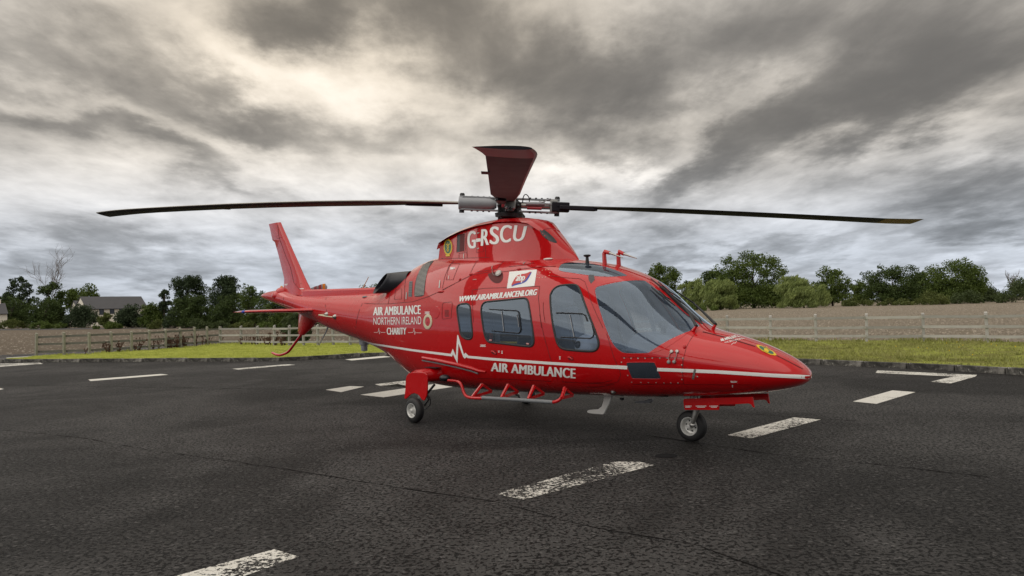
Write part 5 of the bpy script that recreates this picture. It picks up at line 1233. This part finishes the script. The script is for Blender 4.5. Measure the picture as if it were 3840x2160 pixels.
def tree(name, l, r, top, base, kind, leaf, label, n=5000, size=.30, k=1.0, group=None, cat='tree', lobes=26, clump=.30, trunk=True, low=.18, bias=0.0):
    """l, r, top, base: extent measured in the full photograph; stands on the ground at base, k times farther"""
    global TN; TN += 1; rs = np.random.default_rng(100+TN); cx = (l+r)/2
    gp = ground((cx, base)); d = gp.y*k; p0 = at_depth((cx, base), d); tp = at_depth((cx, top), d); rt = at_depth((r, base), d); lf = at_depth((l, base), d)
    w = rt.x-lf.x; h = tp.z; sz = size*d/150
    e = empty(name, (p0.x, d, 0), label=label, cat=cat, group=group)
    if kind == 'dead':
        mb = MB()
        def br(p, dr, ln, rad_, dep):
            pts = [p]; q = p; dd = dr
            for _ in range(4): dd = (dd+Vector(rs.normal(size=3)*.10)+Vector((0, 0, .03))).normalized(); q = q+dd*ln/4; pts.append(q)
            mb.tube(pts, [rad_*(1-.17*i) for i in range(5)], 5, cap=False)
            if dep:
                for i in (1, 2, 3, 4):
                    for _ in range(1 if dep < 3 else 2):
                        s = Vector(rs.normal(size=3)); s.y *= .5; nd = (dd*.75+s.normalized()*.65+Vector((0, 0, .25))).normalized(); br(pts[i], nd, ln*rs.uniform(.35, .6), rad_*.5, dep-1)
        br(Vector((0, 0, 0)), Vector((-.02, 0, 1)), h*.60, .26, 0)
        for a, l_ in ((-.30, .46), (.05, .50), (.38, .46), (.75, .34)): br(Vector((0, 0, h*rs.uniform(.42, .54))), Vector((math.sin(a), 0, math.cos(a))), h*l_*.96, .10, 3)
        mb.build('branches', 'deadwood', e); return e
    if kind == 'pine':
        C = []; R_ = []
        for i in range(lobes):
            t = low+(1-low)*rs.uniform(0, 1)**.8; rad_ = w/2*(math.sin(math.pi*min(1, (1-t)*1.1+.15))**.6)*rs.uniform(.25, .95); a = rs.uniform(0, 2*math.pi); C.append((rad_*math.cos(a), rad_*math.sin(a)*.6, h*t*.95)); R_.append(clump*w*.36*rs.uniform(.6, 1.1))
        C.append((0, 0, h*.95)); R_.append(clump*w*.25); sq = .8
    elif kind == 'shrub':
        C = []; R_ = []
        for i in range(lobes):
            a = rs.uniform(0, 2*math.pi); u = rs.uniform(0, 1)**.5; z = h*(1-u*u*.75)*rs.uniform(.30, .86); C.append((w/2*.86*u*math.cos(a), w/2*.5*u*math.sin(a), z)); R_.append(clump*min(w, h*1.6)*.5*rs.uniform(.5, 1))
        sq = .9
    else:
        C = []; R_ = []
        for i in range(lobes):
            v = rs.normal(size=3); v /= np.linalg.norm(v); u = rs.uniform(.15, 1)**.4; zc = h*(low+1)/2; hz = h*(1-low)/2
            x_ = v[0]*u; z_ = v[2]*u; C.append((w/2*.84*x_+bias*w*z_*.2, w/2*.62*v[1]*u, zc+hz*.86*z_)); R_.append(clump*min(w, h)*.42*rs.uniform(.55, 1.1))
        sq = .8
    n = int(n*1.5); C = np.array(C); R_ = np.array(R_)*1.55
    if kind in ('broad', 'willow') and low < .12:      # skirts of foliage down to the ground
        kk = lobes//2; a = rs.uniform(0, 6.28, kk); C = np.concatenate([C, np.stack([np.cos(a)*w*.40*rs.uniform(.2, 1, kk), np.sin(a)*w*.25, h*rs.uniform(.08, .38, kk)], 1)]); R_ = np.concatenate([R_, rs.uniform(.12, .20, kk)*min(w, h)])
    # sprays at the outline
    m = int(lobes*1.6); idx = rs.choice(len(C), m); dv = rs.normal(size=(m, 3)); dv /= np.linalg.norm(dv, axis=1)[:, None]; C2 = C[idx]+dv*R_[idx][:, None]*np.array([1.0, 1.0, .9]); C2[:, 2] = np.clip(C2[:, 2], .1*h, h*1.0); C = np.concatenate([C, C2]); R_ = np.concatenate([R_, R_[idx]*rs.uniform(.25, .5, m)])
    C[:, 2] = np.clip(C[:, 2], R_*sq*.6, h-R_*sq*.8)
    if kind == 'willow': V, Fc = leaves(C, R_, n, sz*1.1, rs, 3.2, (.50, 0, .80), .7, sq)
    elif kind == 'pine': V, Fc = leaves(C, R_, n, sz, rs, 2.0, (0.1, 0, .6), 2.0, sq)
    else: V, Fc = leaves(C, R_, n, sz, rs, 1.25, None, 1, sq)
    V[:, 2] = np.maximum(V[:, 2], 0.02)
    cr = np_mesh('crown', V, Fc, LM[leaf]); cr.parent = e
    if trunk:
        mb = MB(); th = h*(.9 if kind == 'pine' else .62); r0 = max(.08, h*.022)
        tr_ = [Vector((0, 0, -.05)), Vector((rs.normal()*.01*h, 0, th*.33)), Vector((rs.normal()*.015*h, 0, th*.66)), Vector((rs.normal()*.02*h, 0, th))]; mb.tube(tr_, [r0*1.3, r0, r0*.75, r0*.3], 8)
        for j in rs.choice(min(len(C), lobes), min(14, lobes), replace=False):
            c = Vector(C[j]); z0 = max(th*.22, min(th*.95, c.z*.55)); f = z0/th; s0 = tr_[0].lerp(tr_[3], f); mb.tube([s0, s0.lerp(c, .5)+Vector((0, 0, -.03*h)), c], [r0*.42, r0*.28, r0*.10], 5, cap=False)
        mb.build('trunk', 'bark', e, smooth=60).name = 'trunk'
    return e
GL, GR = 'trees behind the left field', 'trees at the far edge of the right field'
# left, from far to near
tree('broadleaf_tree', 240, 375, 1065, 1227, 'broad', 'mid', 'domed green tree rising behind the pale house roof', 3500, .34, 1.25, GL, low=.25)
tree('broadleaf_tree', -60, 60, 1090, 1227, 'broad', 'dark', 'dark tree cut by the left picture edge', 2600, .34, 1.0, GL)
tree('broadleaf_tree', 11, 134, 1019, 1227, 'broad', 'pine', 'tall dark tree on the far left with a knobbly crown', 6500, .30, .98, GL, lobes=40, clump=.22, low=.08)
tree('broadleaf_tree', 120, 256, 1046, 1227, 'broad', 'dark', 'dense dark tree standing under the bare branches', 7000, .30, .97, GL, lobes=40, clump=.24, low=.06)
tree('dead_tree', 165, 232, 988, 1227, 'dead', 'dark', 'bare leafless tree sticking up above the dark tree on the left', group=GL)
tree('shrub', 236, 372, 1133, 1228, 'shrub', 'blue', 'wide grey green bush in front of the house gable', 6500, .26, .95, cat='bush', lobes=30)
tree('shrub', 366, 422, 1165, 1229, 'shrub', 'olive', 'pale yellow green bush below the house windows', 2600, .26, .96, cat='bush', lobes=18, clump=.35)
tree('shrub', 430, 560, 1132, 1228, 'shrub', 'blue', 'broad dark bush hiding the right end of the house', 6500, .26, .95, cat='bush', lobes=30)
tree('shrub', 528, 630, 1118, 1228, 'shrub', 'mid', 'tall olive bush between the dark bush and the small pine', 5000, .26, 1.0, cat='bush', lobes=26)
tree('pine_tree', 600, 638, 1084, 1228, 'pine', 'pine', 'small slim pine poking up left of the big pine', 1500, .28, 1.03, GL, lobes=22, clump=.5)
tree('pine_tree', 640, 772, 1034, 1228, 'pine', 'pine', 'big ragged pine with a bare lower trunk', 6500, .27, 1.0, GL, lobes=46, clump=.36, low=.30)
tree('shrub', 612, 700, 1130, 1228, 'shrub', 'blue', 'bluish bush in front of the ragged pine', 4200, .25, .95, cat='bush', lobes=24)
tree('broadleaf_tree', 690, 812, 1100, 1229, 'broad', 'dark', 'dark rounded tree between the two tall pines', 5500, .27, .96, GL, lobes=30, low=.02)
tree('pine_tree', 784, 902, 1032, 1229, 'pine', 'pine', 'tall pointed pine left of the tailplane tip', 8000, .26, 1.0, GL, lobes=60, clump=.42, low=.10)
tree('broadleaf_tree', 780, 900, 1120, 1229, 'broad', 'dark', 'low dark tree under the pointed pine', 5000, .26, .97, GL, lobes=30, low=.02)
tree('broadleaf_tree', 892, 1010, 1056, 1229, 'broad', 'mid', 'round green oak between the pointed pine and the tail fin', 7000, .25, .98, GL, lobes=40, low=.03)
tree('broadleaf_tree', 985, 1120, 1075, 1230, 'broad', 'mid', 'round green tree half hidden by the tail fin', 7000, .25, 1.0, GL, lobes=40, low=.02)
tree('broadleaf_tree', 1090, 1260, 1110, 1230, 'broad', 'dark', 'dark tree seen below the tail boom', 5000, .25, 1.0, GL, lobes=30, low=.02)
tree('broadleaf_tree', 1230, 1400, 1120, 1230, 'broad', 'dark', 'dark tree hidden behind the tail boom', 3500, .27, 1.0, GL, lobes=26, low=.02)
tree('broadleaf_tree', 1335, 1450, 1058, 1230, 'broad', 'mid', 'tree whose top shows above the boom next to the exhaust', 3500, .27, 1.0, GL, lobes=26, low=.1)
for i, (l, r, t, kd, lb_) in enumerate(((-20, 110, 1196, 'olive', 'low brambles at the field edge on the far left'), (100, 250, 1200, 'mid', 'low green brambles under the dark trees'), (340, 470, 1205, 'mid', 'low scrub under the pale bush'), (560, 610, 1195, 'olive', 'small yellowish tuft in front of the bushes'),
        (700, 790, 1196, 'shrub', 'pale green wild bush under the pines'), (780, 860, 1203, 'shrub', 'grey green scrub right of the pale wild bush'), (850, 960, 1206, 'olive', 'low scrub below the oak'), (940, 1080, 1203, 'mid', 'scrub behind the tail skid'))):
    tree('shrub', l, r, t, 1231, 'shrub', kd, lb_, 1800, .22, .92, 'scrub along the edge of the left field', 'bush', 16, .4, False)
tree('willow_bush', 1052, 1182, 1170, 1283, 'willow', 'shrub', 'feathery green bush behind the fence below the tail', 7000, .42, 1.0, None, 'bush', 34, .30, True, .04)
for l, r, t, lb_ in ((-40, 120, 1108, 'dark thicket filling the foot of the far left tree'), (90, 250, 1112, 'dark thicket at the foot of the bare tree'), (640, 790, 1098, 'dark thicket between the ragged pine and the pointed pine'), (800, 960, 1092, 'dark thicket behind the tailplane tip'), (950, 1120, 1098, 'dark thicket seen just under the tail cone')):
    tree('thicket', l, r, t, 1229, 'broad', 'dark', lb_, 5000, .27, .985, 'dark thickets along the left field', 'tree', 36, .30, True, .02)
# right
tree('broadleaf_tree', 2424, 2562, 970, 1163, 'broad', 'mid', 'round green tree just above the windscreen', 10000, .30, 1.0, GR, lobes=60, low=.05, clump=.32)
tree('broadleaf_tree', 2652, 3000, 934, 1156, 'broad', 'mid', 'huge spreading tree, the tallest on the right', 22000, .30, 1.0, GR, lobes=130, clump=.17, low=.05)
tree('broadleaf_tree', 2560, 2760, 1010, 1157, 'broad', 'dark', 'darker tree leaning out left of the huge tree', 4500, .30, 1.02, GR, lobes=34, clump=.24, low=.15, bias=.5)
tree('willow_tree', 2535, 2600, 1062, 1161, 'willow', 'willow', 'slim windblown willow nearest the windscreen', 2600, .24, .90, GR, lobes=20, clump=.4, low=.02)
tree('willow_tree', 2580, 2648, 1033, 1161, 'willow', 'willow', 'pointed pale willow left of the broad willow', 3800, .24, .90, GR, lobes=26, clump=.4, low=.02)
tree('willow_tree', 2628, 2775, 1050, 1160, 'willow', 'willow', 'broad windblown willow in front of the huge tree', 8000, .24, .90, GR, lobes=40, clump=.33, low=.02)
tree('broadleaf_tree', 3035, 3210, 995, 1146, 'broad', 'mid', 'tree rising behind the pale green willow', 6500, .30, .92, GR, lobes=40, low=.06, clump=.26)
tree('willow_tree', 2905, 3125, 1030, 1151, 'willow', 'willow', 'large pale green willow bent by the wind right of the huge tree', 12000, .22, .86, GR, lobes=50, clump=.30, low=.02, bias=-.3)
tree('broadleaf_tree', 3222, 3480, 980, 1139, 'broad', 'dark', 'broad dark tree second from the right', 11000, .28, .80, GR, lobes=60, low=.04, clump=.24)
tree('broadleaf_tree', 3460, 3705, 966, 1131, 'broad', 'mid', 'tall rounded tree farthest right', 15000, .28, .70, GR, lobes=90, low=.02, clump=.26)
tree('broadleaf_tree', 3400, 3530, 1022, 1134, 'broad', 'dark', 'lower dark tree bridging the two big trees on the right', 8000, .28, .84, GR, lobes=50, low=.02, clump=.28)
tree('broadleaf_tree', 3190, 3280, 1048, 1141, 'broad', 'mid', 'small tree left of the broad dark tree', 4000, .28, .9, GR, lobes=30, low=.02, clump=.3)
tree('shrub', 3610, 3760, 1050, 1123, 'shrub', 'shrub', 'scraggly grey green hedge bush right of the last tree', 5500, .26, .55, GR, 'bush', 34, .3)
tree('shrub', 3740, 3960, 1040, 1120, 'shrub', 'shrub', 'grey green hedge cut by the right picture edge', 6500, .26, .50, GR, 'bush', 36, .3)
tree('dead_tree', 3730, 3860, 1040, 1120, 'dead', 'dark', 'pale leafless branches in the hedge at the right edge', group=GR, k=.48)
for i, (l, r, t, b, kd, k_, lb_) in enumerate(((2540, 2700, 1140, 1163, 'mid', .88, 'low scrub under the slim willow'), (3140, 3300, 1115, 1144, 'olive', .85, 'yellowish scrub between the two dark trees'), (3280, 3440, 1118, 1139, 'olive', .75, 'scrub along the foot of the broad dark tree'), (3430, 3560, 1090, 1134, 'olive', .66, 'light green bush between the two right trees'), (3560, 3700, 1085, 1128, 'shrub', .6, 'bush at the foot of the farthest right tree'))):
    tree('shrub', l, r, t, b, 'shrub', kd, lb_, 2200, .22, k_, 'scrub along the edge of the right field', 'bush', 18, .4, False)

# the tree belt goes on behind the helicopter: one mass that nobody can pick apart from here
rs = np.random.default_rng(5); C = []; R_ = []
for i in range(150):
    t = rs.uniform(0, 1); x_ = 1500+t*940; p_ = ground((x_, 1225-62*t)); hh = 3.6+3.2*t+.5*math.sin(x_*.021); C.append((p_.x, p_.y*rs.uniform(.97, 1.03), rs.uniform(.12, .75)*hh)); R_.append(rs.uniform(.7, 1.3))
V, Fc = leaves(np.array(C), np.array(R_), 30000, .42, rs); V[:, 2] = np.maximum(V[:, 2], .02)
np_mesh('tree_belt', V, Fc, LM['mid'], kind='stuff', label='belt of trees running on behind the helicopter', cat='trees')

# ------------------------------------------------------------------ houses
def slate(g, b):
    co = g.n('ShaderNodeTexCoord').outputs['Object']; w = g.n('ShaderNodeTexWave', wave_type='BANDS', bands_direction='Z'); w.inputs['Scale'].default_value = 2.2; g.nt.links.new(co, w.inputs[0]); n = g.noise(co, 1.4, 5, .7)
    v = g.m('ADD', .040, g.m('MULTIPLY', g.m('MULTIPLY', w.outputs['Fac'], n), .06)); g.nt.links.new(g.comb(v, v, g.m('MULTIPLY', v, 1.12)), b.inputs['Base Color']); b.inputs['Roughness'].default_value = .6
M['slate'] = mat('roof_slate', (.07, .07, .08), .6, build=slate); M['render'] = mat('cream_render', (.82, .78, .68), .9, build=vary(.8, .10, 0, .01, 5)); M['pane'] = mat('window_pane', (.05, .06, .08), .08); M['frame'] = mat('dark_window_frame', (.03, .035, .045), .5)
def house(px, Yd, L_, W__, ang, ez, rz_, wins, label, chimney=False):
    p = at_depth(px, Yd); h = empty('house', (p.x, Yd, 0), rad(ang), label=label, cat='house')
    mb = MB(); V = [(0, 0, 0), (L_, 0, 0), (L_, W__, 0), (0, W__, 0), (0, 0, ez), (L_, 0, ez), (L_, W__, ez), (0, W__, ez), (0, W__/2, rz_-.12), (L_, W__/2, rz_-.12)]
    mb.add(V, [(0, 1, 5, 4), (2, 3, 7, 6), (1, 2, 6, 9, 5), (3, 0, 4, 8, 7), (4, 5, 9, 8), (6, 7, 8, 9)]).build('wall', 'render', h)
    for s in (0, 1):
        y0 = -.35 if s == 0 else W__+.35; ze = ez-.25
        V = [(-.15, y0, ze), (L_+.15, y0, ze), (L_+.15, W__/2, rz_), (-.15, W__/2, rz_)]; nn = Vector((0, -(rz_-ze) if s == 0 else (rz_-ze), W__/2)).normalized()*.06
        MB().plate(V if s == 0 else V[::-1], .14).build('roof', 'slate', h)
    MB().box((L_/2, -.42, ez-.30), (L_+.2, .12, .10)).build('gutter', 'frame', h)
    for (x, z0, z1, w) in wins:
        f = MB(); f.box((x, -.02, z0), (w+.16, .12, .08)); f.box((x, -.02, z1), (w+.16, .12, .08)); f.box((x-w/2-.04, -.02, (z0+z1)/2), (.08, .12, z1-z0)); f.box((x+w/2+.04, -.02, (z0+z1)/2), (.08, .12, z1-z0)); f.box((x, -.02, (z0*.45+z1*.55)), (w, .08, .06)); fo = f.build('window', 'frame', h)
        MB().box((x, -.015, (z0+z1)/2), (w, .03, z1-z0-.08)).build('pane', 'pane', fo)
    if chimney: MB().box((L_*.9, W__/2, rz_+.3), (.9, .7, 1.5)).build('chimney', 'render', h)
    return h
house(PX(9, (1180, 1000)), 166, 13.6, 8, 49, 4.35, 7.15, [(3.2, 2.75, 3.95, .85), (5.5, 2.95, 3.95, .85), (7.6, 2.95, 3.95, .85)], 'cream rendered house with grey slate roof and three dark windows behind the bushes')
house(PX(9, (1065, 1000)), 172, 6.5, 6, 49, 4.1, 6.4, [], 'small gabled wing with slate roof showing left of the cream house')
house(PX(9, (-760, 1000)), 176, 13, 7, 45, 4.0, 6.6, [], 'slate roof and cream chimney of a house cut by the left picture edge', True)

# ------------------------------------------------------------------ tidy the hierarchy: thing > part > sub-part
for e in [o for o in heli.children if o.name.split('.')[0] in ('main_rotor', 'main_landing_gear', 'nose_landing_gear')]:
    for c in list(e.children): c.parent = heli; c.location = Vector(c.location)+Vector(e.location)
    bpy.data.objects.remove(e)
for o in bpy.data.objects:
    if o.type == 'MESH' and o.name.split('.')[0] in ('bolts', 'panel_joints', 'rivets', 'panel_screws', 'placard_print', 'screen_slat', 'vent_slat', 'louvre_slot', 'wheel_nuts', 'window_placard_print', 'round_emblem'): o['kind'] = 'stuff'
